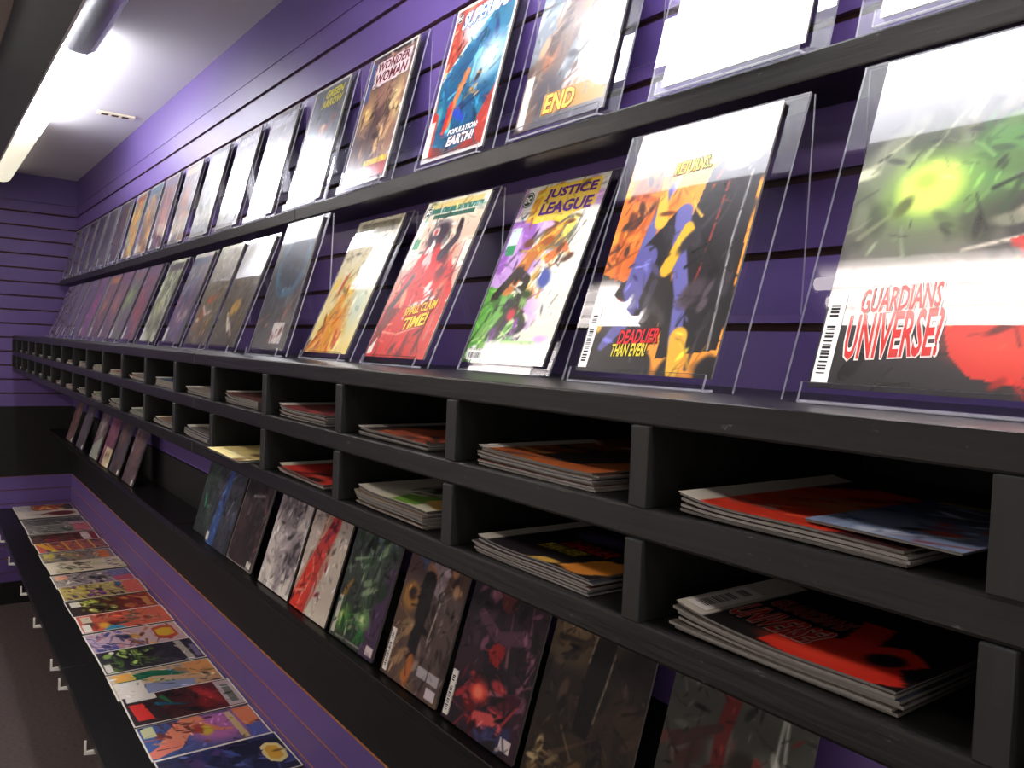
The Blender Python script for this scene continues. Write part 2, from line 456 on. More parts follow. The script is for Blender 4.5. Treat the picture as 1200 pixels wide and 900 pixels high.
soff = wbox('trim_1', X_FAR, X_NEAR, -2.2, SOF_Y, SOF_Z, Z_CEIL, M['beam'], None, .002); tag(soff, 'dark grey dropped soffit beside the recessed light strips', None, None, 'structure')
face = wbox('cove_board', X_FAR, X_NEAR, SOF_Y, SOF_Y + .006, SOF_Z + .003, Z_CEIL, M['cove'], soff)
trim2 = wbox('trim_2', X_FAR, X_NEAR, -.02, .147, SOF_Z - .006, SOF_Z, M['beamside'], None, .001); tag(trim2, 'brown board under the dark soffit', None, None, 'structure')

# ceiling light strips: housing, rounded diffuser, end caps
def light_strip(x0, x1, y, m, label, rad=.043, zc=.797, group='ceiling light strips', ztop=None):
    ztop = Z_CEIL if ztop is None else ztop
    r = empty('light_strip', Matrix.Translation(P((x0 + x1) / 2, y, ztop))); tag(r, label, 'light', group)
    L = (x1 - x0) / 2
    box('housing', (-L, -.024, -.028), (L, .024, 0), M['metalcap'], r, .002)
    n = 18; bm = bmesh.new(); dz = zc - ztop
    rings = []
    for sx, rr in ((-L + .012, rad * .6), (-L + .02, rad), (L - .02, rad), (L - .012, rad * .6)):
        rings.append([bm.verts.new((sx, rr * math.cos(2 * math.pi * i / n), dz + rr * .62 * math.sin(2 * math.pi * i / n))) for i in range(n)])
    for a, b in zip(rings[:-1], rings[1:]):
        for i in range(n): bm.faces.new((a[i], a[(i + 1) % n], b[(i + 1) % n], b[i]))
    bm.faces.new(rings[0][::-1]); bm.faces.new(rings[-1])
    bmesh.ops.recalc_face_normals(bm, faces=bm.faces[:])
    for f in bm.faces: f.smooth = len(f.verts) == 4
    me = bpy.data.meshes.new('diffuser'); bm.to_mesh(me); bm.free()
    obj('diffuser', me, m, r)
    for s in (-1, 1):
        box('end_cap', (s * L - .009, -.026, dz - .018), (s * L + .009, .026, -.004), M['metalcap'], r, .003)
    return r
light_strip(-5.03, -3.80, .362, M['lampdim'], 'dim warm ceiling light strip nearest the far wall')
light_strip(-3.79, -2.57, .362, M['lampon'], 'brightly glowing white ceiling light strip left of the ceiling vent')
light_strip(-2.56, -1.34, .362, M['tubeoff'], 'unlit grey ceiling light strip at the top edge of the photo')
light_strip(-1.32, -.10, .362, M['lampon'], 'bright ceiling light strip above the nearest comics')
light_strip(-.08, 1.14, .362, M['lampon'], 'bright ceiling light strip above the viewer')
def tube_fixture(x0, x1, y, label, lamp='lamproom'):
    r = empty('tube_fixture', Matrix.Translation(P((x0 + x1) / 2, y, SOF_Z))); tag(r, label, 'light', 'three tube lights under the soffit')
    L = (x1 - x0) / 2
    box('housing', (-L, -.085, -.024), (L, .085, 0), M['cove'], r, .003)
    for k in (-1, 0, 1):
        n = 12; bm = bmesh.new()
        bmesh.ops.create_cone(bm, cap_ends=True, segments=n, radius1=.012, radius2=.012, depth=2 * L - .06, matrix=Matrix.Translation((0, k * .052, -.042)) @ Matrix.Rotation(math.pi / 2, 4, 'Y'))
        me = bpy.data.meshes.new('tube'); bm.to_mesh(me); bm.free()
        tb = obj('tube', me, M[lamp], r)
        for sx in (-1, 1): box('lamp_holder', (sx * (L - .02) - .012, k * .052 - .013, -.058), (sx * (L - .02) + .012, k * .052 + .013, -.022), M['metalcap'], tb, .002)
tube_fixture(-2.3, -1.36, -.04, 'three tube light under the soffit farther down the room')
tube_fixture(-.88, .3, -.04, 'three tube light under the soffit beside the viewer')
tube_fixture(-4.7, -3.5, -.8, 'added unseen three tube fill light near the far wall', 'lampfill')  # added lamp, unseen: brightens the far flat and leaning comics
tube_fixture(-3.1, -1.9, -.8, 'added unseen three tube fill light halfway down the room', 'lampfill')  # second added lamp, unseen: lifts the nearer low comics

# ceiling vent
v = empty('ceiling_vent', Matrix.Translation(P(-3.48, .625, Z_CEIL))); tag(v, 'small cream plastic vent on the ceiling near the purple wall', 'vent')
box('vent_frame', (-.022, -.066, -.007), (.022, .066, 0), M['vent'], v, .002)
for k in range(3):
    box('vent_slot', (-.014, -.052 + k * .036, -.0078), (.012, -.028 + k * .036, -.0066), M['groove'], v)

# ================================================================== FURNITURE
# upper display shelf
us = empty('display_shelf', Matrix.Translation(P(-2.1, .66, .245))); tag(us, 'black wooden shelf carrying the upper row of comics', 'shelf')
US_T, US_B, US_F = .285, .2585, .652
for (a, b) in ((-5.12, -3.4), (-3.398, -1.674), (-1.672, .35)):
    o = wbox('shelf_board', a, b, US_F, WALL - .001, US_B, US_T, M['black'], None, .002); o.parent = us; o.matrix_parent_inverse = us.matrix_basis.inverted()

def adopt(o, par):
    o.parent = par; o.matrix_parent_inverse = par.matrix_basis.inverted(); return o

# pigeonhole rack with the long ledge on top
RF = .4375
LV = dict(ledge_t=-.0292, ledge_b=-.0511, mid_t=-.1124, mid_b=-.1369, bot_t=-.1987, bot_b=-.2235)
rack = empty('pigeonhole_rack', Matrix.Translation(P(-2.5, .6, -.2235))); tag(rack, 'long black wooden pigeonhole rack with two rows of cubbies and a ledge', 'rack')
XE = .37
for (a, b) in ((X_FAR + .002, -3.4), (-3.398, -1.617), (-1.615, XE)):
    adopt(wbox('ledge_board', a, b, RF, WALL - .001, LV['ledge_b'], LV['ledge_t'], M['black'], None, .002), rack)
    adopt(wbox('middle_board', a, b, RF, WALL - .006, LV['mid_b'], LV['mid_t'], M['black'], None, .0025), rack)
    adopt(wbox('bottom_board', a, b, RF, WALL - .001, LV['bot_b'], LV['bot_t'], M['black'], None, .0025), rack)
adopt(wbox('back_panel', X_FAR + .002, XE, WALL - .0055, WALL - .001, LV['bot_t'], LV['ledge_b'], M['blackwall']), rack)
DIV = [-5.160, -4.937, -4.672, -4.407, -4.142, -3.877, -3.612, -3.347, -3.082, -2.817, -2.552, -2.287, -2.024, -1.759, -1.497, -1.228, -0.958, -0.691, -0.429, -0.176, 0.098, .352]
for row in ((LV['mid_t'], LV['ledge_b']), (LV['bot_t'], LV['mid_b'])):
    for i, x in enumerate(DIV):
        dx = 0 if row[0] > -.15 else -.0015
        adopt(wbox('divider', x + dx, x + dx + .018, RF - .003, WALL - .006, row[0], row[1], M['black_v'], None, .0012), rack)

# narrow ledge for the leaning comics
lg = empty('narrow_ledge', Matrix.Translation(P(-2.4, .68, -.57))); tag(lg, 'narrow black ledge low on the wall carrying the leaning comics', 'shelf')
LZ = -.548
for (a, b) in ((X_FAR + .002, -2.45), (-2.448, XE)):
    adopt(wbox('ledge_board', a, b, .617, WALL - .001, LZ - .02, LZ, M['black'], None, .002), lg)

# low shelf on slatwall brackets
cz = -.982
cs = empty('low_shelf', Matrix.Translation(P(-2.6, .55, cz))); tag(cs, 'low black shelf board covered with a row of flat comics', 'shelf')
for (a, b) in ((X_FAR + .002, -2.62), (-2.618, .3)):
    adopt(wbox('shelf_board', a, b, .358, WALL - .001, cz - .02, cz, M['black'], None, .002), cs)
def prism_path(bm, pts, w, h):
    pass
for i, bx in enumerate([-4.47, -4.015, -3.53, -3.118, -2.692, -2.53, -2.103, -1.68]):
    w = .003
    prof = [(WALL - .002, cz - .021), (WALL - .002, cz - .08), (.42, cz - .04), (.338, cz - .028), (.338, cz + .006), (.343, cz + .006), (.343, cz - .021)]
    o = poly_extrude('shelf_bracket', [(p[0] - WALL, p[1] + EYE) for p in prof], bx - w, bx + w, M['bracket'])
    adopt(o, cs)

# ================================================================== COVER ARTS
def J(*a):
    r = []
    for q in a: r += q
    return r
WHT = (240, 238, 230)
A = {}
A['emerald'] = [('g', (36, 32, 34), (150, 146, 132)), ('n', (92, 84, 80), 4, 3, .5, .3, 3), ('n', (40, 38, 36), 7, 4, .58, .15, 9),
    ('x', 40, [(120, 112, 100), (70, 66, 62), (160, 152, 138), (50, 46, 46)], (.05, .45, 1, .95), .12, 5, 35),
    ('e', .62, .62, .30, .12, 24, (70, 120, 60), .5, .9), ('e', .6, .68, .13, .09, 10, (76, 124, 60), .3), ('x', 22, [(60, 100, 52), (96, 134, 70), (44, 66, 42)], (.45, .55, .95, .75), .09, 8, 30),
    ('e', .32, .57, .24, .22, 0, (104, 140, 66), .9, .7), ('e', .32, .57, .15, .135, 0, (150, 196, 76), .5, .85), ('e', .32, .57, .12, .11, 0, (214, 232, 96), .3), ('e', .30, .59, .05, .045, 0, (170, 200, 70), .3, .7),
    ('r', 0, 0, 1, .33, (34, 30, 32)), ('s', [(0.5, .38), (1, .44)], .01, .03, (200, 190, 170)),
    ('p', [(.5, .17), (.56, .25), (.66, .3), (.72, .36), (.66, .40), (.78, .42), (.95, .38), (.86, .31), (.84, .25), (.98, .2), (1, .08), (.82, .03), (.62, .05), (.54, .1)], (196, 44, 34)),
    ('e', .72, .12, .2, .08, -10, (214, 60, 44), .5, .8), ('e', .84, .22, .07, .07, 30, (40, 34, 34), .3), ('s', [(.52, .18), (.6, .28), (.7, .35)], .012, .008, (220, 120, 50))]
A['orange'] = [('g', (28, 26, 28), (60, 50, 46)), ('p', [(.0, .40), (.0, .86), (.72, .90), (.62, .74), (.52, .55), (.36, .44), (.2, .36)], (226, 116, 36)), ('n', (240, 150, 50), 5, 5, .62, .1, 2),
    ('p', [(.55, .50), (.64, .78), (.74, .84), (.98, .80), (.99, .1), (.6, .06)], (30, 28, 30)), ('r', .0, .86, 1, 1, (206, 150, 140)), ('r', .02, .80, .14, .95, (190, 180, 160)),
    ('x', 46, [(120, 50, 24), (160, 74, 26), (70, 34, 24), (196, 96, 30)], (.06, .42, .30, .78), .09, 3, 70),
    ('s', [(.26, .33), (.30, .55), (.36, .74)], .10, .06, (92, 92, 152)), ('s', [(.37, .47), (.48, .62)], .20, .06, (26, 24, 28)), ('s', [(.16, .10), (.28, .2), (.32, .45)], .05, .17, (86, 84, 144)),
    ('s', [(.52, .62), (.56, .46), (.66, .3), (.70, .12)], .12, .08, (96, 94, 156)), ('s', [(.36, .60), (.30, .78)], .10, .03, (228, 176, 52)), ('s', [(.50, .40), (.58, .56), (.66, .50)], .09, .05, (224, 170, 44)), ('s', [(.72, .14), (.74, .02)], .12, .09, (226, 170, 52)),
    ('e', .18, .27, .05, .035, 0, (170, 76, 40), .3), ('e', .09, .18, .03, .04, 0, (222, 170, 60), .3), ('s', [(.78, .72), (.74, .40), (.70, .25)], .012, .008, (170, 52, 40)), ('s', [(.64, .66), (.72, .78)], .03, .01, (200, 70, 40)),
    ('e', .84, .80, .11, .05, 10, (214, 214, 210), .25), ('x', 16, [(46, 44, 50), (70, 60, 66), (20, 20, 22)], (.6, .1, .95, .7), .09, 12, 80), ('s', [(.92, .75), (.9, .5), (.93, .1)], .008, .008, (200, 196, 190)), ('s', [(.44, .35), (.4, .2), (.42, .05)], .05, .02, (60, 56, 70))]
A['banner'] = [('g', (232, 226, 196), (240, 240, 236)), ('p', [(0, .35), (0, .8), (.4, .8), (.34, .5), (.2, .36)], (150, 96, 176)), ('n', (200, 160, 216), 6, 6, .6, .12, 4), ('e', .86, .5, .28, .45, 0, (238, 234, 214), .3, .9),
    ('p', [(0, 0), (0, .42), (.28, .40), (.5, .3), (.52, .05), (.3, 0)], (110, 170, 80)), ('x', 40, [(80, 150, 60), (150, 200, 110), (60, 90, 50), (190, 214, 150)], (0, .05, .5, .42), .1, 4, 50),
    ('e', .66, .70, .16, .15, 0, (96, 98, 84), .15), ('s', [(.26, .42), (.4, .58), (.62, .72)], .17, .10, (190, 112, 48)), ('x', 34, [(150, 80, 36), (226, 170, 60), (90, 54, 34), (240, 200, 90), (60, 44, 40)], (.25, .4, .85, .76), .09, 6, 40),
    ('s', [(.12, .36), (.3, .5), (.46, .45), (.44, .3)], .09, .07, (50, 44, 38)), ('s', [(.62, .56), (.76, .62), (.86, .56)], .09, .03, (206, 110, 50)), ('e', .66, .45, .07, .09, 30, (70, 84, 150), .3), ('e', .56, .37, .06, .05, 20, (226, 160, 110), .3),
    ('s', [(.3, .16), (.42, .3), (.58, .22)], .13, .08, (56, 66, 44)), ('x', 22, [(120, 60, 140), (60, 44, 70), (50, 70, 44), (150, 190, 110)], (.15, .12, .62, .36), .08, 9, 60), ('e', .42, .26, .05, .05, 0, (190, 60, 70), .3),
    ('r', .02, .64, .15, .76, (214, 236, 220)), ('r', .03, .60, .15, .66, (70, 150, 100)), ('r', .02, .01, .26, .075, (232, 230, 222)), ('x', 12, [(30, 30, 30)], (.04, .02, .24, .065), .012, 5, 90), ('r', .44, .015, .82, .12, (120, 176, 70)), ('p', [(.16, .78), (.18, .97), (.5, 1), (.42, .8)], (226, 160, 60)),
    ('x', 14, [(250, 220, 90), (150, 80, 30)], (.17, .8, .4, .97), .07, 2, 60), ('p', [(.24, .82), (.28, .985), (.93, .985), (.93, .83), (.72, .80), (.60, .76), (.48, .78), (.26, .77)], (246, 208, 60)), ('p', [(.26, .83), (.295, .975), (.915, .975), (.915, .84), (.7, .81), (.6, .775), (.48, .79), (.28, .785)], (248, 214, 90))]
A['crimson'] = [('g', (206, 60, 44), (226, 226, 196)), ('n', (240, 236, 214), 4, 4, .55, .2, 3), ('p', [(0, 0), (0, .2), (.12, .45), (.30, .68), (.62, .66), (.86, .55), (1, .4), (1, 0)], (200, 48, 40)),
    ('x', 40, [(226, 80, 60), (170, 34, 34), (240, 130, 100), (120, 30, 36)], (.05, .05, .95, .62), .13, 3, 65), ('s', [(.42, .66), (.5, .45), (.4, .1)], .26, .34, (206, 50, 42)),
    ('e', .42, .76, .17, .13, 20, (52, 34, 48), .25), ('s', [(.6, .62), (.74, .72), (.72, .82)], .11, .07, (56, 44, 54)), ('e', .36, .78, .055, .05, 0, (236, 226, 210), .2), ('e', .36, .78, .03, .03, 0, (200, 60, 50), .3),
    ('s', [(.1, .3), (.28, .5)], .08, .05, (70, 50, 50)), ('x', 12, [(250, 230, 220)], (.3, .3, .8, .7), .08, 8, 60), ('s', [(.0, .16), (.4, .14), (.8, .2)], .01, .012, (246, 200, 180)), ('r', .06, .91, .94, .945, (34, 110, 92)), ('r', .1, .945, .92, .985, (222, 196, 120)), ('r', .2, .875, .85, .905, (44, 90, 74)),
    ('x', 20, [(240, 240, 230)], (.1, .915, .9, .94), .018, 4, 90), ('r', .02, .78, .1, .88, (230, 240, 230)), ('r', .04, .68, .14, .75, (60, 150, 100)), ('r', .02, .02, .09, .2, (232, 228, 216)), ('p', [(.02, .05), (.3, .3), (.1, .3), (.02, .2)], (120, 40, 40))]
A['flame'] = [('g', (240, 214, 130), (232, 228, 206)), ('p', [(.05, 0), (.2, .25), (.4, .5), (.62, .5), (.7, .2), (.66, 0)], (226, 150, 50)), ('x', 26, [(246, 206, 80), (206, 90, 40), (250, 230, 150), (190, 60, 40)], (.1, 0, .75, .55), .14, 4, 75), ('e', .8, .35, .18, .3, 10, (190, 206, 176), .5, .8), ('r', .1, .88, .95, .97, (140, 134, 110))]
A['navy_arc'] = [('g', (52, 52, 58), (66, 70, 80)), ('n', (90, 88, 84), 4, 4, .6, .2, 3), ('e', .55, .66, .42, .40, 20, (72, 120, 150), .08), ('e', .55, .68, .36, .36, 20, (46, 56, 70), .2), ('x', 24, [(50, 54, 60), (110, 120, 130), (36, 34, 40), (150, 90, 80)], (.1, .1, .95, .9), .12, 4, 50), ('r', .55, .05, .85, .2, (206, 200, 196)), ('x', 10, [(120, 60, 56)], (.5, .03, .9, .16), .06, 3, 20)]
A['olive'] = [('g', (70, 68, 58), (176, 174, 160)), ('n', (120, 116, 100), 4, 4, .5, .3, 7), ('x', 20, [(60, 56, 52), (150, 90, 60), (96, 92, 80)], (.05, .1, .9, .6), .13, 4, 40), ('e', .5, .45, .18, .05, 10, (190, 96, 60), .4), ('s', [(.25, .38), (.45, .30), (.7, .33)], .05, .03, (236, 206, 200)), ('e', .2, .24, .08, .03, 0, (230, 224, 206), .3), ('x', 8, [(200, 150, 80)], (.4, .05, .8, .25), .08, 9, 60)]
A['umber'] = [('g', (74, 68, 60), (150, 146, 140)), ('n', (96, 90, 80), 4, 4, .5, .3, 8), ('x', 26, [(60, 54, 50), (120, 96, 60), (96, 92, 84)], (.05, .05, .95, .7), .13, 5, 40), ('e', .5, .35, .16, .1, 20, (190, 150, 70), .4), ('s', [(.3, .3), (.55, .15)], .04, .06, (232, 226, 206)), ('s', [(.5, .22), (.75, .1)], .04, .03, (226, 200, 190))]
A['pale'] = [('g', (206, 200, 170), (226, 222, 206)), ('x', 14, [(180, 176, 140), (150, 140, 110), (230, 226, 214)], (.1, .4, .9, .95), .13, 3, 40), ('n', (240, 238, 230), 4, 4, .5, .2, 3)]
A['storm'] = [('g', (90, 88, 92), (150, 166, 176)), ('n', (200, 214, 216), 5, 4, .6, .15, 3), ('e', .22, .8, .3, .24, 0, (84, 110, 120), .5, .8), ('s', [(.02, .1), (.4, .5), (.7, .95)], .42, .2, (110, 90, 78)), ('x', 60, [(90, 70, 60), (170, 130, 100), (150, 96, 66), (60, 54, 56), (190, 170, 146)], (.02, .12, .9, .9), .10, 4, 45), ('e', .62, .62, .09, .09, 30, (200, 116, 66), .6, .8), ('e', .8, .75, .14, .1, 30, (226, 196, 150), .5, .8), ('s', [(.5, .28), (.95, .55)], .02, .06, (90, 96, 96)), ('e', .3, .18, .16, .15, 40, (74, 70, 76), .4), ('r', .02, .01, .1, .3, (226, 224, 214)), ('r', .3, .05, .98, .17, (176, 134, 70))]
A['cyan'] = [('g', (160, 56, 44), (176, 70, 54)), ('n', (226, 130, 90), 8, 8, .62, .1, 3), ('x', 26, [(206, 90, 60), (120, 40, 36), (236, 170, 120)], (0, .55, 1, .95), .07, 4, 40), ('p', [(.02, .5), (.5, .86), (.98, .88), (.98, .1), (.5, .04), (.12, .1)], (36, 110, 140)), ('e', .5, .38, .40, .52, -20, (30, 84, 120), .2), ('x', 36, [(40, 130, 160), (20, 60, 96), (90, 190, 206), (30, 50, 110)], (.1, .1, .95, .75), .12, 7, 60), ('e', .38, .82, .16, .12, 0, (232, 250, 252), .6), ('e', .78, .56, .2, .17, 20, (206, 246, 246), .6), ('s', [(.0, .5), (.4, .76), (.75, .92)], .02, .06, (206, 236, 226)),
    ('s', [(.46, .52), (.36, .36), (.32, .2)], .09, .07, (206, 120, 70)), ('s', [(.30, .34), (.28, .18)], .07, .06, (196, 50, 44)), ('s', [(.42, .28), (.56, .22)], .10, .06, (40, 70, 170)), ('x', 10, [(190, 150, 90), (70, 60, 60)], (.5, .35, .7, .48), .06, 9, 20), ('p', [(.0, .0), (.0, .34), (.13, .3), (.16, 0)], (190, 60, 44)), ('p', [(.85, 0), (.8, .2), (1, .4), (1, 0)], (170, 60, 50)), ('r', .03, .02, .1, .26, (230, 226, 214)), ('f', .03, WHT)]
A['bronze'] = [('g', (70, 52, 54), (96, 66, 66)), ('e', .18, .55, .16, .2, 0, (236, 190, 110), .7, .9), ('e', .86, .55, .2, .3, 0, (240, 206, 140), .7, .9), ('n', (150, 110, 90), 4, 4, .6, .2, 3), ('x', 60, [(110, 74, 56), (70, 48, 46), (160, 120, 90), (90, 64, 70), (196, 160, 110)], (.1, .12, .85, .55), .09, 4, 70), ('s', [(.45, .3), (.5, .5), (.66, .66)], .1, .03, (100, 70, 56)), ('r', .45, .03, .95, .13, (170, 40, 44)), ('r', .43, .13, .95, .17, (220, 180, 50)), ('r', .0, .0, .3, .05, (200, 196, 196)), ('r', .03, .64, .1, .95, (60, 90, 150)), ('r', .12, .96, .95, .985, (40, 36, 36)), ('p', [(.14, .74), (.14, .94), (.92, .94), (.92, .76)], (240, 224, 222)), ('f', .025, WHT)]
A['slate_red'] = [('g', (190, 190, 200), (70, 80, 86)), ('n', (96, 106, 116), 4, 4, .5, .3, 3), ('e', .4, .45, .14, .26, 10, (176, 60, 60), .5), ('x', 24, [(120, 130, 140), (60, 66, 76), (190, 90, 80), (210, 210, 214)], (.1, .2, .9, .8), .1, 4, 70), ('e', .26, .55, .14, .12, 0, (60, 120, 140), .5), ('e', .5, .6, .07, .07, 0, (214, 180, 150), .4), ('f', .02, WHT)]
def slate(seed, tint=(150, 156, 168)):
    t = np.array(tint)
    return [('g', tuple(t * 1.15), tuple(t * .8)), ('n', tuple(t * .55), 4, 3, .55, .25, seed), ('x', 22, [tuple(t * .6), tuple(t * 1.2), (150, 110, 100), (90, 96, 120)], (.1, .1, .9, .8), .12, seed, 60), ('r', .08, .86, .92, .95, tuple(t * 1.3)), ('f', .02, WHT)]
A['ash'] = slate(5); A['mist'] = slate(8, (160, 164, 176)); A['steel'] = slate(11, (140, 146, 160))

# leaning row
A['gore'] = [('g', (60, 58, 54), (86, 90, 84)), ('n', (110, 114, 106), 3, 3, .6, .2, 4), ('x', 44, [(70, 52, 50), (96, 60, 56), (50, 48, 46), (120, 110, 106), (90, 80, 90)], (.0, .0, 1, .55), .12, 5, 50), ('s', [(.44, .35), (.42, .6), (.50, .9)], .08, .12, (110, 44, 42)), ('s', [(.1, .5), (.4, .62)], .09, .05, (72, 48, 46)), ('e', .6, .52, .1, .08, 0, (56, 48, 44), .3), ('x', 16, [(130, 66, 60)], (.3, .4, .9, .9), .05, 8, 70), ('s', [(.62, .05), (.78, .4), (.80, .85)], .012, .02, (190, 190, 184)), ('s', [(.98, .1), (.86, .5), (.80, .85)], .012, .02, (190, 190, 184)), ('e', .79, .92, .06, .07, 0, (200, 200, 192), .4)]
A['monolith'] = [('g', (56, 46, 38), (44, 38, 38)), ('n', (70, 58, 46), 4, 4, .58, .2, 4), ('e', .26, .78, .26, .22, 30, (150, 128, 96), .8, .9), ('x', 26, [(50, 42, 38), (84, 66, 56), (36, 30, 32)], (.0, .1, 1, .75), .12, 3, 40), ('p', [(.40, .30), (.42, .62), (.47, .86), (.58, .90), (.65, .82), (.63, .55), (.56, .3)], (28, 24, 28)), ('s', [(.42, .62), (.47, .85), (.57, .90), (.66, .82), (.62, .55), (.58, .38)], .01, .01, (190, 176, 150)), ('s', [(.30, .30), (.55, .12), (.66, .03)], .01, .012, (150, 130, 100)), ('x', 22, [(150, 128, 90), (110, 88, 60), (190, 170, 130)], (.08, 0, .5, .2), .07, 7, 40), ('x', 14, [(120, 96, 70)], (.6, .02, .95, .15), .07, 9, 60)]
A['maroon'] = [('g', (70, 46, 60), (58, 48, 58)), ('n', (46, 38, 48), 4, 4, .5, .25, 4), ('x', 50, [(70, 50, 64), (110, 74, 92), (48, 38, 46), (140, 96, 110)], (.05, .25, .95, .85), .12, 5, 60), ('s', [(.5, .72), (.5, .85)], .19, .2, (96, 50, 52)), ('s', [(.2, .6), (.48, .52), (.8, .58)], .10, .12, (96, 66, 84)), ('p', [(.40, .44), (.46, .50), (.58, .50), (.6, .44), (.54, .38), (.44, .39)], (150, 44, 44)), ('e', .40, .22, .13, .09, 10, (226, 84, 76), .4), ('e', .40, .22, .06, .05, 0, (250, 140, 110), .4), ('x', 30, [(206, 80, 84), (150, 50, 60), (90, 40, 56)], (.1, .06, .85, .3), .09, 8, 30), ('s', [(.44, .1), (.62, .13), (.8, .1)], .10, .08, (214, 96, 96)), ('r', .02, .02, .09, .26, (214, 208, 196)), ('x', 10, [(70, 70, 110)], (.5, 0, .95, .1), .1, 3, 20), ('r', .80, .03, .93, .09, (226, 214, 214))]
A['sepia'] = [('g', (120, 98, 80), (84, 64, 58)), ('n', (96, 76, 76), 4, 4, .5, .3, 4), ('r', .5, .05, 1, .6, (98, 84, 82)), ('x', 24, [(110, 92, 84), (70, 56, 54), (140, 120, 110)], (.5, .1, 1, .95), .1, 4, 80), ('p', [(.44, .6), (.4, .84), (.5, .94), (.7, .86), (.7, .66), (.62, .55)], (150, 134, 140)), ('s', [(.0, .88), (.2, .78), (.36, .70)], .16, .12, (84, 92, 124)), ('s', [(.38, .70), (.5, .66)], .12, .08, (150, 110, 84)), ('e', .18, .5, .14, .13, 0, (176, 130, 70), .3), ('e', .2, .52, .07, .06, 0, (60, 44, 36), .3), ('s', [(.42, .62), (.42, .2)], .22, .16, (40, 34, 38)), ('s', [(.45, .16), (.42, .06)], .11, .14, (196, 118, 66)), ('x', 18, [(190, 160, 120), (150, 120, 90)], (.02, .05, .35, .35), .09, 6, 40), ('e', .78, .74, .05, .05, 0, (176, 130, 100), .3), ('e', .86, .64, .05, .06, 0, (190, 150, 120), .3), ('r', .03, .02, .1, .28, (214, 206, 190)), ('r', .6, .1, .95, .16, (190, 186, 190)), ('r', .80, .02, .94, .08, (226, 214, 222)), ('s', [(.62, .3), (.68, .6)], .015, .02, (200, 190, 180))]
A['jade'] = [('g', (58, 66, 60), (84, 92, 90)), ('e', .36, .84, .22, .14, 0, (130, 104, 96), .4), ('e', .66, .76, .2, .16, 0, (84, 100, 112), .5), ('p', [(.7, 0), (.78, .4), (.9, .6), (1, .6), (1, 0)], (84, 66, 92)), ('x', 60, [(60, 88, 66), (96, 120, 96), (40, 52, 46), (130, 150, 120), (50, 60, 54)], (.05, .15, .85, .75), .12, 6, 60), ('s', [(.4, .5), (.6, .58), (.85, .7)], .04, .03, (76, 96, 80)), ('e', .2, .14, .16, .1, 30, (110, 160, 80), .6), ('e', .18, .15, .05, .045, 0, (214, 226, 150), .5), ('e', .62, .2, .12, .08, 0, (140, 190, 120), .6), ('e', .6, .2, .04, .04, 0, (220, 230, 170), .5), ('s', [(.1, .3), (.22, .42)], .09, .03, (150, 116, 56)), ('x', 14, [(60, 130, 70), (150, 176, 130)], (.2, .05, .7, .25), .08, 7, 60), ('r', .03, .02, .1, .28, (206, 204, 190)), ('r', .82, .02, .96, .08, (230, 214, 214)), ('s', [(.15, .02), (.7, .03)], .01, .01, (210, 206, 196))]
A['scarlet_smear'] = [('g', (214, 206, 190), (176, 160, 156)), ('n', (196, 186, 172), 4, 3, .55, .3, 3), ('s', [(.22, .1), (.45, .45), (.58, .95)], .5, .36, (190, 150, 130)), ('s', [(.2, .02), (.35, .35), (.6, .7), (.62, .98)], .40, .12, (196, 60, 56)), ('s', [(.15, .02), (.3, .3)], .34, .24, (226, 60, 44)), ('x', 26, [(150, 40, 50), (220, 90, 80), (120, 40, 56), (236, 130, 110)], (.2, .1, .66, .95), .08, 4, 65), ('s', [(.6, .95), (.62, .7), (.45, .55)], .05, .05, (120, 40, 60)), ('s', [(.06, .12), (.3, .16), (.36, .32), (.28, .4)], .012, .01, (250, 214, 190)), ('s', [(.2, .0), (.24, .14)], .012, .01, (250, 200, 180))]
A['ink_wash'] = [('g', (226, 220, 210), (176, 166, 170)), ('n', (160, 150, 154), 5, 4, .58, .2, 4), ('e', .42, .66, .30, .27, 20, (120, 112, 116), .3), ('x', 40, [(96, 88, 94), (140, 130, 134), (76, 70, 76), (176, 166, 168)], (.15, .45, .8, .95), .1, 5, 60), ('e', .8, .3, .16, .2, 0, (110, 102, 108), .35), ('x', 22, [(80, 74, 80), (140, 130, 134)], (.62, .12, .96, .42), .08, 6, 60), ('s', [(.2, .36), (.5, .33)], .05, .04, (186, 178, 178)), ('s', [(.2, .04), (.6, .03)], .012, .012, (120, 110, 112))]
A['shadow_red'] = [('g', (62, 44, 46), (70, 60, 62)), ('n', (44, 38, 40), 4, 4, .5, .25, 4), ('x', 36, [(56, 46, 50), (96, 70, 76), (36, 32, 36), (110, 60, 70)], (.05, .2, .95, .95), .12, 5, 60), ('e', .7, .85, .14, .06, 0, (150, 140, 120), .5), ('s', [(.35, .62), (.75, .66)], .03, .015, (170, 164, 166)), ('e', .4, .78, .06, .05, 0, (150, 70, 70), .4), ('r', .78, .02, .92, .08, (226, 224, 216)), ('f', .012, (150, 146, 140))]
A['cobalt'] = [('g', (44, 48, 58), (56, 58, 66)), ('n', (66, 68, 78), 4, 5, .55, .25, 4), ('s', [(.2, 0), (.3, .4), (.42, .8)], .32, .18, (60, 84, 140)), ('x', 20, [(40, 44, 54), (80, 90, 120), (110, 116, 130)], (.1, .1, .95, .95), .1, 5, 75), ('s', [(.6, .3), (.75, .5)], .02, .01, (190, 190, 190)), ('r', 0, .03, .12, .1, (220, 218, 212))]
A['deepgreen'] = [('g', (42, 50, 50), (54, 56, 62)), ('n', (58, 70, 66), 4, 5, .55, .25, 4), ('x', 20, [(40, 44, 46), (70, 84, 84), (84, 90, 100)], (.1, .1, .95, .95), .1, 5, 75), ('s', [(.15, .42), (.3, .28), (.5, .3)], .05, .02, (60, 150, 110)), ('r', .7, .03, .86, .1, (216, 214, 208))]

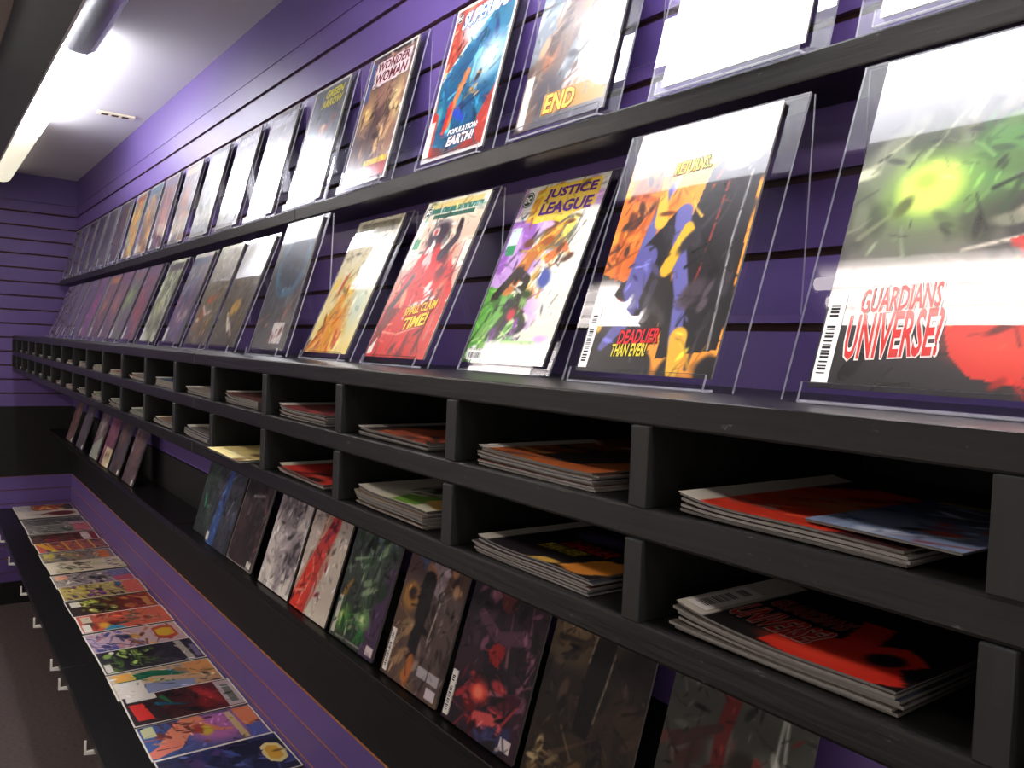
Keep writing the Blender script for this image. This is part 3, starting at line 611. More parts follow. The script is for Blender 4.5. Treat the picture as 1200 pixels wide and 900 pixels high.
for _k in A:
    _fr = [p for p in A[_k] if p[0] in 'fr' and (p[0] == 'f')]
    A[_k] = A[_k] + [('d', 110, .055, 17), ('d', 90, .026, 18)] + _fr

for _k, _f, _o in (('monolith', .9, 16), ('gore', .95, 20), ('maroon', 1.05, 20), ('sepia', 1.0, 16), ('jade', 1.05, 18)): A[_k] = A[_k] + [('m', _f, _o)]

DARK = [(60, 50, 58), (90, 66, 80), (50, 44, 54), (130, 90, 90), (84, 70, 100)]

# ================================================================== DISPLAY STANDS AND COMICS
def stand(label, x, y, z, tilt, group, SW=.207):
    """folded clear easel: leaning panel with a bottom lip, back leg hanging from the top fold"""
    SH, TH = .288, .0025
    r = empty('display_stand', Matrix.Translation(P(x, y, z))); tag(r, label, 'display stand', group)
    t = math.radians(tilt); s, c = math.sin(t), math.cos(t)
    key = (round(tilt, 1), SW)
    if key not in stand.cache:
        def sheet(nm, A0, A1, w, th):
            (ya, za), (yb, zb) = A0, A1
            d = math.hypot(yb - ya, zb - za); ny, nz = -(zb - za) / d * th, (yb - ya) / d * th
            vs = []
            for X in (-w / 2, w / 2):
                vs += [(X, ya, za), (X, yb, zb), (X, yb + ny, zb + nz), (X, ya + ny, za + nz)]
            fs = [(0, 1, 2, 3), (7, 6, 5, 4), (0, 4, 5, 1), (2, 6, 7, 3), (1, 5, 6, 2), (0, 3, 7, 4)]
            mi = [1, 1, 0, 0, 1, 1]
            me = bpy.data.meshes.new(nm); me.from_pydata(vs, [], fs)
            me.materials.append(M['acrylic']); me.materials.append(M['acrylic_edge'])
            me.update(); me.polygons.foreach_set('material_index', mi)
            bm = bmesh.new(); bm.from_mesh(me); bmesh.ops.recalc_face_normals(bm, faces=bm.faces[:]); bm.to_mesh(me); bm.free()
            return me
        top = (SH * s, SH * c)
        lip_f = (-.013, .003)
        ledge = sheet('lip_floor', (-.013, .0005), (.0, .0005), SW * .8, TH)
        lip = sheet('front_lip', (-.013, .0005), (-.013 + .016 * s, .0005 + .016 * c), SW * .8, TH)
        panel = sheet('front_panel', (0, .0005), top, SW, TH)
        by = max(top[0] - .004, .02)
        leg = sheet('back_leg', (top[0] + .0035, top[1]), (by + .0045, top[1] - .2), SW, TH)
        stand.cache[key] = (panel, leg, ledge, lip)
    for nm, me in zip(('front_panel', 'back_leg', 'lip_floor', 'front_lip'), stand.cache[key]):
        obj(nm, me, None, r)
    return r
stand.cache = {}

CW, CH, CT = .178, .272, .0035
def display(x, yb, zs, tilt, art, res, desc, where, seed=0, cmat='cover_flat', raise_=.010, group=None, dx=0.0, clabel=None, sw=None):
    stand('clear acrylic stand holding the %s' % desc, x, yb, zs, tilt, 'acrylic comic stands', sw or (.224 if res > 44 else .206))
    t = math.radians(tilt)
    # comic lies on the panel, a little above the lip floor
    o = raise_
    off = .0032
    y = yb + o * math.sin(t) - off * math.cos(t); z = zs + .0005 + o * math.cos(t) + off * math.sin(t)
    return make_comic(clabel or '%s on %s' % (desc, where), art, CW, CH, CT, res, cmat, tilt_matrix(x + dx, y, z, tilt), seed, group)

LEDGE_Z = LV['ledge_t']; TL = 22.5; TU = 13.5
W2 = 'the long ledge'; W3 = 'the upper shelf'
# --- long ledge, from the viewer to the far wall
H1 = display(-.257, .535, LEDGE_Z, 18.5, A['emerald'], 120, 'comic with glowing green ball and big red lettering', W2, 1)
H2 = display(-.546, .560, LEDGE_Z, 18, A['orange'], 130, 'comic with orange sky and yellow and red lettering', W2, 2)
H3 = display(-.846, .612, LEDGE_Z, 22, A['banner'], 110, 'comic with purple title on a yellow banner', W2, 3, sw=.202)
H4 = display(-1.05, .565, LEDGE_Z, 23, A['crimson'], 90, 'comic with crimson lower half and slanted yellow lettering', W2, 4, sw=.202)
display(-1.335, .582, LEDGE_Z, 23, A['flame'], 60, 'cream comic with orange and yellow flames', W2, 5, sw=.212)
display(-1.55, .555, LEDGE_Z, 16, A['navy_arc'], 60, 'grey comic with a big blue arc', W2, 6, sw=.212)
display(-1.86, .56, LEDGE_Z, 20, A['umber'], 44, 'brownish grey comic, nearer of the touching pair', W2, 7)
display(-2.072, .56, LEDGE_Z, 20, A['olive'], 44, 'olive grey comic, farther of the touching pair', W2, 8)
FAR2 = [(-2.340, [(84, 84, 104), (110, 112, 128), (70, 80, 120), (190, 180, 160), (130, 100, 120)], 'blue grey comic with a pale spot low down'),
        (-2.620, [(120, 128, 90), (96, 110, 90), (190, 196, 140), (90, 80, 90), (200, 200, 180)], 'green and yellow comic'),
        (-2.900, [(120, 80, 80), (110, 90, 110), (150, 70, 60), (170, 110, 80), (90, 80, 100)], 'red topped comic, nearest of four close together'),
        (-3.115, [(100, 110, 80), (110, 90, 110), (150, 190, 90), (120, 90, 90), (90, 90, 110)], 'comic with green title, second of four close together'),
        (-3.330, [(110, 90, 90), (110, 80, 100), (190, 120, 80), (120, 100, 110), (90, 80, 90)], 'comic with orange brown title, third of four close together'),
        (-3.545, [(110, 84, 80), (120, 80, 96), (180, 130, 70), (120, 96, 100), (90, 70, 80)], 'yellow brown comic, farthest of four close together'),
        (-3.790, [(110, 80, 110), (120, 90, 120), (190, 70, 120), (100, 80, 100), (120, 90, 130)], 'purple comic with a pink corner'),
        (-4.005, [(100, 84, 110), (110, 90, 120), (130, 110, 130), (96, 80, 100), (84, 76, 100)], 'dull purple comic next to the pink cornered one'),
        (-4.270, [(100, 86, 110), (110, 96, 120), (120, 110, 130), (100, 90, 110), (110, 96, 110)], 'greyish purple comic, third from the far wall'),
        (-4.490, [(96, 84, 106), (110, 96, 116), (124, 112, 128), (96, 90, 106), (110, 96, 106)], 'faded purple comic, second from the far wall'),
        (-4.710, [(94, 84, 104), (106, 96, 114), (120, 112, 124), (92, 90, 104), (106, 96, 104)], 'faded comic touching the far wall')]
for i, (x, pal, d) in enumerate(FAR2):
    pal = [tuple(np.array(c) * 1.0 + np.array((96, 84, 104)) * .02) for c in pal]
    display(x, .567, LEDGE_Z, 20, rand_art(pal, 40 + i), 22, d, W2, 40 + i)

# --- upper shelf
UY, UZ = .664, US_T
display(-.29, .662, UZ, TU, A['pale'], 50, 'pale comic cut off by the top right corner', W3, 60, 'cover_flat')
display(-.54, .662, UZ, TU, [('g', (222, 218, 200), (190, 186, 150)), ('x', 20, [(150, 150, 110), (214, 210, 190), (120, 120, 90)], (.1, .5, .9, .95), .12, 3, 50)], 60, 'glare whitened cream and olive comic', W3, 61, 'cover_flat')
U3 = display(-.812, .662, UZ, TU, A['storm'], 80, 'misty blue and brown comic with orange lettering', W3, 62, 'cover_flat')
U4 = display(-1.07, UY, UZ, TU, A['cyan'], 90, 'cyan and red comic with white slanted title', W3, 63, 'cover_flat')
U5 = display(-1.375, UY, UZ, TU, A['bronze'], 80, 'bronze brown comic with pale title box', W3, 64, 'cover_wavy')
U6 = display(-1.655, UY, UZ, TU, A['slate_red'], 60, 'slate comic with yellow title and small red figure', W3, 65, 'cover_wavy')
display(-1.93, UY, UZ, TU, A['ash'], 44, 'pale grey comic beside the yellow titled one', W3, 66, 'cover_wavy')
display(-2.185, UY, UZ, TU, A['mist'], 40, 'silvery comic, eighth from the right', W3, 67, 'cover_wavy')
display(-2.445, UY, UZ, TU, A['steel'], 40, 'steel grey comic, ninth from the right', W3, 68, 'cover_wavy')
FAR3 = [(-2.455, [(150, 140, 150), (130, 120, 130), (190, 110, 90), (210, 180, 150), (110, 110, 130)], 'grey comic with a red patch at the top'),
        (-2.70, [(120, 100, 120), (150, 110, 110), (190, 120, 110), (120, 110, 140), (90, 80, 100)], 'rosy grey comic, eleventh from the right'),
        (-2.905, [(150, 110, 90), (90, 120, 140), (230, 150, 70), (100, 110, 150), (210, 190, 160)], 'blue topped comic with warm patches'),
        (-3.12, [(140, 110, 80), (110, 170, 200), (240, 150, 60), (150, 80, 60), (230, 200, 120)], 'bright orange and sky blue comic'),
        (-3.38, [(90, 80, 90), (80, 70, 90), (120, 90, 90), (160, 120, 80), (70, 64, 80)], 'dark comic left of the bright orange one'),
        (-3.62, [(120, 116, 126), (100, 96, 106), (80, 76, 90), (150, 146, 150), (96, 90, 100)], 'grey comic with a pale lower corner'),
        (-3.86, [(90, 86, 100), (100, 94, 110), (80, 76, 90), (110, 100, 116), (84, 80, 96)], 'dim grey comic, fourth from the shelf end'),
        (-4.09, [(88, 84, 100), (98, 92, 110), (82, 78, 92), (108, 100, 116), (90, 80, 100)], 'dim grey comic, third from the shelf end'),
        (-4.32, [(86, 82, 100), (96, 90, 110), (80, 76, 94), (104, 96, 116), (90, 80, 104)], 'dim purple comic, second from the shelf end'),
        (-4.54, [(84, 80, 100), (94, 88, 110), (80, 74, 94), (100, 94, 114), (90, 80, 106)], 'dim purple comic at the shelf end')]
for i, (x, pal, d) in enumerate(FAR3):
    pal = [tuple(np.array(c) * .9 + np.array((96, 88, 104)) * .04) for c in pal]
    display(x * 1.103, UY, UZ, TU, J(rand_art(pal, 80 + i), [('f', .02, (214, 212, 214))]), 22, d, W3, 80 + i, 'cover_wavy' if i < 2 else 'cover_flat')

# lettering and marks on the near covers (local plane: x -.086...086, y 0...262)
def loc(u, v): return (-CW / 2 + u * CW, v * CH)
def R4(u0, v0, u1, v1): a = loc(u0, v0); b = loc(u1, v1); return (a[0], a[1], b[0], b[1])
ZT = CT + .0004
outlined(H1, 'UNIVERSE?', R4(.12, .09, .50, .22), (190, 40, 34), (236, 226, 216), ZT, .02, .15, .08)
outlined(H1, 'GUARDIANS', R4(.15, .22, .47, .29), (190, 40, 34), (236, 226, 216), ZT, .02, .15, .08)
barcode(H1, R4(.01, .015, .085, .27), ZT, True, 3)
outlined(H2, 'DEADLIER', R4(.28, .115, .58, .17), (206, 34, 44), (60, 10, 14), ZT, .02, .25, .06)
outlined(H2, 'THAN EVER!', R4(.255, .065, .52, .115), (222, 204, 60), (40, 36, 14), ZT, .02, .2, .04)
outlined(H2, 'RETURNS..', R4(.36, .79, .62, .84), (190, 206, 80), (40, 40, 20), ZT, .02, .2, .05)
barcode(H2, R4(.012, .015, .085, .255), ZT, True, 5)
text_part(H3, 'JUSTICE', R4(.30, .895, .90, .965), ink((84, 36, 120)), ZT, .04, .1)
text_part(H3, 'LEAGUE', R4(.29, .815, .90, .885), ink((84, 36, 120)), ZT, .04, .1)
logo_disc(H3, *loc(.085, .925), .0125, ZT, (22, 60, 44))
barcode(H3, R4(.05, .012, .25, .065), ZT, False, 7)
outlined(H4, 'SHALL CLAIM', R4(.40, .27, .88, .325), (232, 200, 60), (120, 40, 20), ZT, .02, .25, .16)
outlined(H4, 'TIME!', R4(.46, .18, .82, .255), (232, 200, 60), (120, 40, 20), ZT, .03, .25, .16)
logo_disc(H4, *loc(.075, .93), .010, ZT, (26, 26, 28))
outlined(U4, 'SUPERMAN', R4(.15, .85, .97, .955), (226, 240, 250), (30, 96, 150), ZT, .03, .35, .05, .07)
text_part(U4, 'POPULATION:', R4(.38, .135, .85, .17), M['white'], ZT, .03, .25)
outlined(U4, 'EARTH!', R4(.40, .065, .82, .125), (246, 244, 240), (120, 30, 26), ZT, .03, .2)
logo_disc(U4, *loc(.085, .93), .009, ZT, (26, 26, 30))
outlined(U3, 'END', R4(.32, .06, .66, .16), (240, 176, 70), (120, 60, 30), ZT, .03, .1)
text_part(U5, 'WONDER', R4(.18, .86, .88, .93), ink((110, 40, 52)), ZT, .03, .1)
text_part(U5, 'WOMAN', R4(.18, .765, .88, .845), ink((110, 40, 52)), ZT, .03, .1)
text_part(U6, 'GREEN', R4(.36, .88, .88, .95), ink((206, 196, 60)), ZT, .04, .15)
text_part(U6, 'ARROW', R4(.30, .80, .90, .87), ink((206, 196, 60)), ZT, .04, .15)

# ================================================================== LEANING COMICS ON THE NARROW LEDGE
def lean(x, art, res, label, seed, tilt=16.0, y=.640, dz=0.0, yaw=0.0):
    return make_comic(label, art, .178, .270, .004, res, 'cover_lean', tilt_matrix(x, y, LZ + .0012 + dz, tilt, yaw), seed, 'comics leaning on the narrow ledge')
lean(-.505, A['gore'], 90, 'grey green comic with red streaks at the right end of the leaning row', 101)
lean(-.712, A['monolith'], 90, 'nearly black leaning comic with a pale outlined pillar', 102)
L3 = lean(-.905, A['maroon'], 90, 'dark maroon leaning comic with a glowing red disc', 103)
L4 = lean(-1.10, A['sepia'], 80, 'brown leaning comic with a blue sleeve shape and orange patch', 104)
lean(-1.31, A['jade'], 70, 'dark green leaning comic with purple right edge', 105)
lean(-1.508, A['scarlet_smear'], 60, 'cream leaning comic with a scarlet diagonal smear', 106)
lean(-1.70, A['ink_wash'], 50, 'whitish leaning comic with grey ink wash', 107)
lean(-1.93, A['shadow_red'], 46, 'dark reddish brown leaning comic with a white price tag', 108)
lean(-2.115, A['cobalt'], 40, 'dark leaning comic with a cobalt blue stripe', 109, 15, .638)
lean(-2.275, A['deepgreen'], 36, 'dark leaning comic with a green stroke, half behind the blue striped one', 110, 14, .652)
for i, (x, pal, lb) in enumerate([
        (-3.20, [(96, 76, 80), (70, 62, 70), (120, 90, 80), (70, 60, 70), (90, 80, 90)], 'dim mottled leaning comic right of the black gap'),
        (-3.45, [(66, 60, 64), (60, 58, 68), (120, 84, 70), (56, 54, 60), (80, 74, 84)], 'blackish leaning comic with a brown foot'),
        (-3.665, [(110, 70, 90), (96, 60, 84), (130, 80, 100), (90, 60, 80), (120, 80, 96)], 'plum leaning comic with a cream block at the bottom'),
        (-3.90, [(80, 66, 74), (96, 60, 80), (150, 150, 140), (70, 60, 70), (90, 80, 84)], 'dark leaning comic with a grey green lower half'),
        (-4.27, [(70, 66, 76), (66, 62, 74), (84, 78, 90), (60, 58, 66), (90, 80, 90)], 'dim slate leaning comic, second from the left of the row'),
        (-4.58, [(100, 70, 64), (84, 70, 78), (140, 90, 70), (70, 60, 66), (90, 80, 84)], 'dim rusty leaning comic at the left end of the row')]):
    art = rand_art(pal, 130 + i, n=20)[:-2]
    if i == 2: art += [('r', .28, .0, 1, .30, (200, 184, 150)), ('x', 8, [(60, 50, 44)], (.4, .14, .9, .2), .05, 3, 80)]
    if i == 3: art += [('p', [(0, 0), (.1, .22), (.9, .4), (.9, 0)], (140, 146, 136))]
    art += [('r', .8, .02, .95, .07, (222, 218, 208))]
    lean(x, art, 22, lb, 130 + i)
def RL(u0, v0, u1, v1): return (-.089 + u0 * .178, v0 * .27, -.089 + u1 * .178, v1 * .27)
barcode(L3, RL(.015, .02, .085, .26), .0044, True, 11)
barcode(L4, RL(.03, .02, .1, .28), .0044, True, 12)

# ================================================================== FLAT COMICS ON THE LOW SHELF
FW_, FH_, FT_ = .190, .283, .004
def border(a): return J(a, [('d', 50, .06, len(a) + 3), ('f', .022, (236, 230, 218))])
FL = [
 ('comic with a red and orange blaze, touching the far wall', border([('g', (150, 140, 130), (70, 60, 56)), ('e', .5, .5, .4, .4, 0, (200, 80, 50), .4), ('x', 22, [(220, 120, 60), (150, 50, 40), (230, 200, 120)], (.1, .3, .9, .8), .16, 3, 0), ('r', 0, 0, 1, .3, (196, 190, 184))])),
 ('white comic with a long dark red blot', [('g', (226, 216, 202), (226, 216, 202)), ('e', .5, .72, .30, .34, 0, (110, 40, 40), .2), ('s', [(.5, .15), (.55, .4), (.4, .55)], .05, .16, (110, 50, 46))]),
 ('dark grey comic, third from the far wall', border([('g', (110, 104, 104), (90, 86, 90)), ('x', 40, [(60, 56, 60), (130, 120, 116), (190, 176, 160), (84, 90, 84)], (.05, .05, .95, .95), .16, 4, 10), ('r', .6, .7, .95, .95, (176, 150, 160))])),
 ('grey green comic with a pink top', border([('g', (140, 136, 126), (120, 120, 118)), ('x', 44, [(96, 110, 106), (150, 150, 140), (70, 76, 76), (200, 190, 176)], (.05, .05, .95, .75), .14, 5, 10), ('r', .05, .72, .95, .98, (206, 110, 124))])),
 ('black and crimson comic above the yellow panelled one', border([('g', (70, 60, 56), (140, 44, 60)), ('x', 34, [(50, 46, 44), (90, 76, 66), (40, 36, 40), (150, 50, 60)], (.05, .08, .95, .7), .16, 6, 5), ('r', .1, .76, .9, .88, (226, 210, 204))])),
 ('comic split into small panels by yellow bars', border([('g', (206, 96, 80), (150, 90, 100)), ('x', 46, [(220, 110, 70), (70, 66, 96), (200, 90, 100), (60, 50, 60), (230, 170, 80)], (.05, .02, .95, .98), .13, 7, 0), ('s', [(.0, .18), (1, .26)], .04, .04, (230, 180, 60)), ('s', [(.0, .40), (1, .44)], .04, .04, (230, 190, 60)), ('s', [(.0, .60), (1, .62)], .04, .04, (230, 190, 60)), ('s', [(.0, .78), (1, .80)], .04, .04, (230, 190, 70)), ('p', [(0, 0), (.0, .1), (1, .3), (1, .2)], (226, 170, 60))])),
 ('muted comic with an orange square at its top', border([('g', (150, 140, 116), (140, 124, 130)), ('x', 46, [(190, 150, 90), (110, 120, 130), (160, 110, 110), (206, 180, 110), (90, 84, 84)], (.05, .05, .95, .75), .13, 8, 10), ('r', .15, .78, .85, .93, (220, 120, 70)), ('r', .03, .05, .4, .2, (206, 190, 90))])),
 ('cream comic with dark scribbled title', [('g', (226, 214, 190), (222, 206, 184)), ('x', 22, [(90, 84, 70), (150, 140, 110), (60, 56, 50)], (.2, .15, .8, .6), .13, 9, 20), ('x', 20, [(60, 56, 66)], (.1, .8, .9, .94), .07, 2, 90), ('n', (206, 196, 160), 4, 4, .6, .2, 3)]),
 ('lilac topped comic with a grey swirl', border([('g', (150, 146, 136), (150, 120, 150)), ('x', 50, [(90, 86, 84), (160, 156, 150), (60, 60, 66), (200, 190, 176), (150, 110, 120)], (.05, .05, .95, .75), .13, 10, 10), ('p', [(.0, .72), (0, 1), (.5, 1), (.55, .74)], (120, 116, 160)), ('p', [(.55, .74), (.5, 1), (1, 1), (1, .76)], (190, 90, 110)), ('r', .04, .05, .4, .2, (220, 160, 130))])),
 ('yellow and violet comic with a coral title', border([('g', (190, 170, 90), (180, 160, 110)), ('x', 60, [(206, 180, 80), (110, 60, 110), (150, 130, 80), (80, 60, 90), (226, 210, 130), (70, 70, 60)], (.05, .05, .95, .78), .11, 11, 20), ('r', .05, .76, .95, .97, (216, 104, 90)), ('e', .2, .72, .12, .06, 0, (60, 120, 170), .3), ('x', 16, [(120, 60, 140)], (.4, .3, .9, .5), .1, 5, 30)])),
 ('black comic with acid yellow shapes and an orange corner', border([('g', (44, 40, 40), (170, 70, 50)), ('e', .22, .28, .16, .14, 0, (200, 214, 90), .3), ('e', .74, .3, .14, .12, 0, (190, 196, 90), .4), ('x', 40, [(40, 38, 36), (110, 120, 60), (60, 56, 50), (150, 160, 90)], (.05, .1, .95, .6), .11, 12, 20), ('x', 24, [(190, 80, 60), (120, 50, 50), (214, 130, 70)], (.05, .6, .95, .95), .12, 13, 20), ('r', .1, .05, .4, .16, (220, 214, 196)), ('r', .3, .86, .9, .94, (200, 140, 80))])),
 ('flaming orange comic with a blue patch', border([('g', (206, 96, 80), (216, 106, 76)), ('x', 44, [(226, 140, 90), (190, 70, 60), (120, 100, 90), (230, 110, 80)], (.05, .1, .95, .9), .13, 14, 10), ('p', [(.7, .3), (1, .22), (1, .48), (.85, .44)], (60, 150, 190)), ('e', .7, .26, .16, .09, 0, (236, 176, 60), .4), ('x', 16, [(90, 96, 96), (140, 130, 110)], (.3, .45, .7, .85), .1, 15, 80), ('r', .1, .05, .45, .16, (206, 196, 170)), ('r', .55, .03, .95, .12, (236, 230, 214))])),
 ('mauve and blue comic with a big gold letter block', [('g', (196, 170, 190), (206, 176, 170)), ('x', 46, [(96, 96, 170), (206, 140, 160), (120, 110, 150), (226, 190, 180), (80, 76, 110)], (.02, .02, .98, .55), .14, 16, 10), ('x', 20, [(214, 160, 80), (150, 90, 60), (190, 90, 70)], (.1, .45, .95, .9), .12, 17, 10), ('p', [(.2, .70), (.1, .82), (.2, .93), (.7, .93), (.85, .82), (.75, .70)], (190, 80, 60)), ('p', [(.3, .72), (.24, .82), (.3, .9), (.62, .9), (.68, .8), (.6, .72)], (220, 176, 50)), ('e', .4, .4, .12, .08, 0, (60, 60, 96), .4), ('f', .022, (236, 230, 218))]),
 ('black comic with leaf green brush marks', border([('g', (44, 42, 52), (50, 44, 56)), ('x', 60, [(110, 140, 60), (60, 80, 50), (150, 180, 90), (40, 40, 50), (84, 110, 60)], (.05, .05, .95, .55), .12, 18, 20), ('x', 26, [(50, 48, 56), (66, 64, 72), (36, 34, 42)], (.05, .45, .95, .8), .14, 19, 10), ('p', [(.05, .80), (.05, .87), (.95, .89), (.95, .82)], (176, 170, 156)), ('r', .3, .92, .9, .97, (120, 110, 150)), ('r', .6, .03, .95, .09, (214, 208, 196)), ('e', .12, .16, .06, .04, 0, (230, 226, 214), .2)])),
 ('comic with emerald figures and a blank white box', border([('g', (206, 190, 170), (196, 150, 110)), ('s', [(.3, .15), (.2, .4), (.35, .65)], .26, .2, (30, 110, 80)), ('x', 40, [(30, 96, 70), (20, 40, 40), (150, 160, 110), (206, 150, 90), (130, 150, 190)], (.05, .2, .95, .8), .12, 20, 60), ('p', [(.55, .3), (1, .25), (1, .7), (.7, .75)], (140, 150, 190)), ('p', [(.0, .72), (0, 1), (.6, 1), (.5, .75)], (214, 150, 90)), ('x', 14, [(110, 90, 60), (60, 50, 50)], (.3, .8, .95, .95), .08, 21, 80), ('r', .38, .03, .98, .28, (232, 226, 216)), ('p', [(.05, .04), (.05, .22), (.34, .24), (.34, .06)], (226, 170, 80))])),
 ('black comic with dark red glow and a grey title bar', border([('g', (40, 34, 36), (110, 40, 44)), ('x', 40, [(36, 32, 34), (60, 44, 44), (30, 60, 60), (90, 40, 40)], (.05, .1, .95, .7), .14, 22, 30), ('e', .4, .72, .34, .10, 20, (170, 50, 48), .6), ('e', .7, .66, .2, .1, 0, (130, 40, 40), .5), ('s', [(.2, .34), (.5, .4)], .08, .03, (40, 110, 70)), ('s', [(.4, .28), (.6, .5)], .1, .03, (30, 80, 100)), ('r', .05, .84, .95, .99, (190, 176, 176)), ('r', .2, .88, .85, .95, (110, 116, 106)), ('r', .02, .04, .2, .3, (230, 224, 214)), ('p', [(.3, .04), (.3, .16), (.85, .2), (.85, .06)], (206, 50, 44))])),
 ('blue comic with large salmon shapes and a tan title strip', border([('g', (60, 90, 150), (120, 90, 140)), ('e', .45, .62, .42, .36, 10, (180, 110, 170), .3), ('s', [(.15, .45), (.4, .3), (.7, .2)], .34, .3, (228, 140, 110)), ('s', [(.7, .2), (.85, .05)], .26, .2, (230, 130, 110)), ('s', [(.25, .5), (.55, .62), (.6, .72)], .12, .05, (222, 134, 104)), ('x', 20, [(190, 96, 80), (240, 166, 136), (120, 60, 60)], (.15, .1, .85, .5), .09, 23, 40), ('e', .5, .52, .14, .09, 0, (206, 180, 70), .3), ('e', .44, .46, .1, .07, 0, (170, 66, 56), .3), ('p', [(.1, .74), (.1, .80), (.95, .82), (.95, .76)], (206, 180, 130)), ('p', [(.05, .82), (.05, .98), (.6, .98), (.6, .84)], (222, 130, 90)), ('r', .6, .84, .97, .97, (90, 100, 170)), ('r', .05, .03, .35, .14, (196, 196, 150))])),
 ('midnight blue comic with a yellow burst sticker', border([('g', (50, 56, 96), (56, 66, 120)), ('n', (34, 38, 60), 4, 4, .5, .25, 4), ('x', 40, [(60, 76, 140), (36, 40, 70), (90, 100, 160), (80, 60, 110)], (.05, .05, .95, .85), .14, 24, 30), ('p', [(.3, .80), (.22, .86), (.3, .95), (.5, .97), (.7, .95), (.78, .87), (.7, .8), (.5, .78)], (230, 214, 150)), ('p', [(.36, .82), (.3, .865), (.36, .93), (.64, .93), (.7, .87), (.64, .815)], (220, 170, 60))])),
]
rg = random.Random(4)
n = len(FL)
for i, (lb, art) in enumerate(FL):
    x = -5.066 + i * (5.066 - 1.815) / (n - 1) + rg.uniform(-.008, .008)
    tz = .0009 * (i % 2) + .0003
    m = Matrix.Translation(P(x, .447 + rg.uniform(0, .004), cz + .0008 + (i % 2) * .0045)) @ Matrix.Rotation(rg.uniform(-.02, .02), 4, 'Z')
    c = make_comic('%s on the low shelf' % lb if 'on the low' not in lb else lb, art, FW_, FH_, FT_, 40 + i * 5, 'cover_paper', m, 200 + i, 'flat comics along the low shelf')

# ================================================================== STACKS IN THE CUBBIES
ORD = ['first', 'second', 'third', 'fourth', 'fifth', 'sixth', 'seventh', 'eighth', 'ninth', 'tenth', 'eleventh', 'twelfth', 'thirteenth', 'fourteenth', 'fifteenth', 'sixteenth', 'seventeenth', 'eighteenth', 'nineteenth', 'twentieth']
SWD, SHT = .166, .252
def wave(seed, amp=.0022, spine=.006):
    rgw = random.Random(seed); ph = rgw.uniform(0, 6.28); k = rgw.uniform(24, 36)
    def f(x):
        t = (x + SWD / 2) / SWD
        return spine * np.exp(-t * 5.5) + amp * (1 + np.sin(k * x + ph)) * t * (1.4 - t) * .8
    return f
S_UP = {  # cubby index in DIV : (top art, number of comics, description, spine lift)
 18: ([('g', (60, 30, 30), (70, 50, 46)), ('p', [(.1, 0), (.08, .5), (.3, .75), (.9, .6), (1, .2), (.7, 0)], (214, 60, 40)), ('e', .5, .35, .3, .18, 0, (190, 120, 70), .5), ('x', 14, [(226, 90, 60), (140, 40, 34)], (.1, .05, .95, .6), .13, 3, 0), ('r', 0, 0, .12, .8, (214, 208, 196)), ('x', 10, [(200, 150, 140)], (.14, .1, .36, .5), .05, 4, 0)], 4, 'red and orange comic', .010),
 17: ([('g', (190, 100, 50), (90, 60, 50)), ('x', 30, [(206, 116, 60), (80, 56, 50), (40, 36, 36), (220, 150, 90)], (.05, 0, .95, .7), .15, 3, 0), ('r', 0, 0, .1, .6, (220, 216, 206)), ('p', [(.35, .1), (.4, .5), (.9, .6), (.7, .1)], (60, 50, 48))], 7, 'orange and black comic', .007),
 16: ([('g', (60, 50, 50), (40, 38, 40)), ('p', [(.3, 0), (.4, .5), (1, .4), (1, 0)], (170, 84, 60)), ('x', 20, [(90, 70, 66), (200, 110, 80), (40, 36, 38)], (.1, 0, .95, .6), .14, 4, 0), ('r', 0, 0, .1, .6, (190, 186, 180))], 4, 'dark comic with a rusty front', .006),
 15: ([('g', (150, 70, 70), (60, 80, 80)), ('x', 22, [(170, 80, 80), (60, 90, 90), (40, 40, 44), (206, 130, 120)], (.05, 0, .95, .7), .15, 5, 0), ('r', 0, 0, .08, .6, (220, 214, 206))], 6, 'rose and teal comic', .010),
 14: ([('g', (110, 70, 66), (60, 50, 54)), ('x', 22, [(130, 80, 70), (70, 56, 60), (170, 120, 100)], (.05, 0, .95, .7), .15, 6, 0), ('r', 0, 0, .06, .6, (220, 216, 206))], 6, 'brownish red comic', .012)}
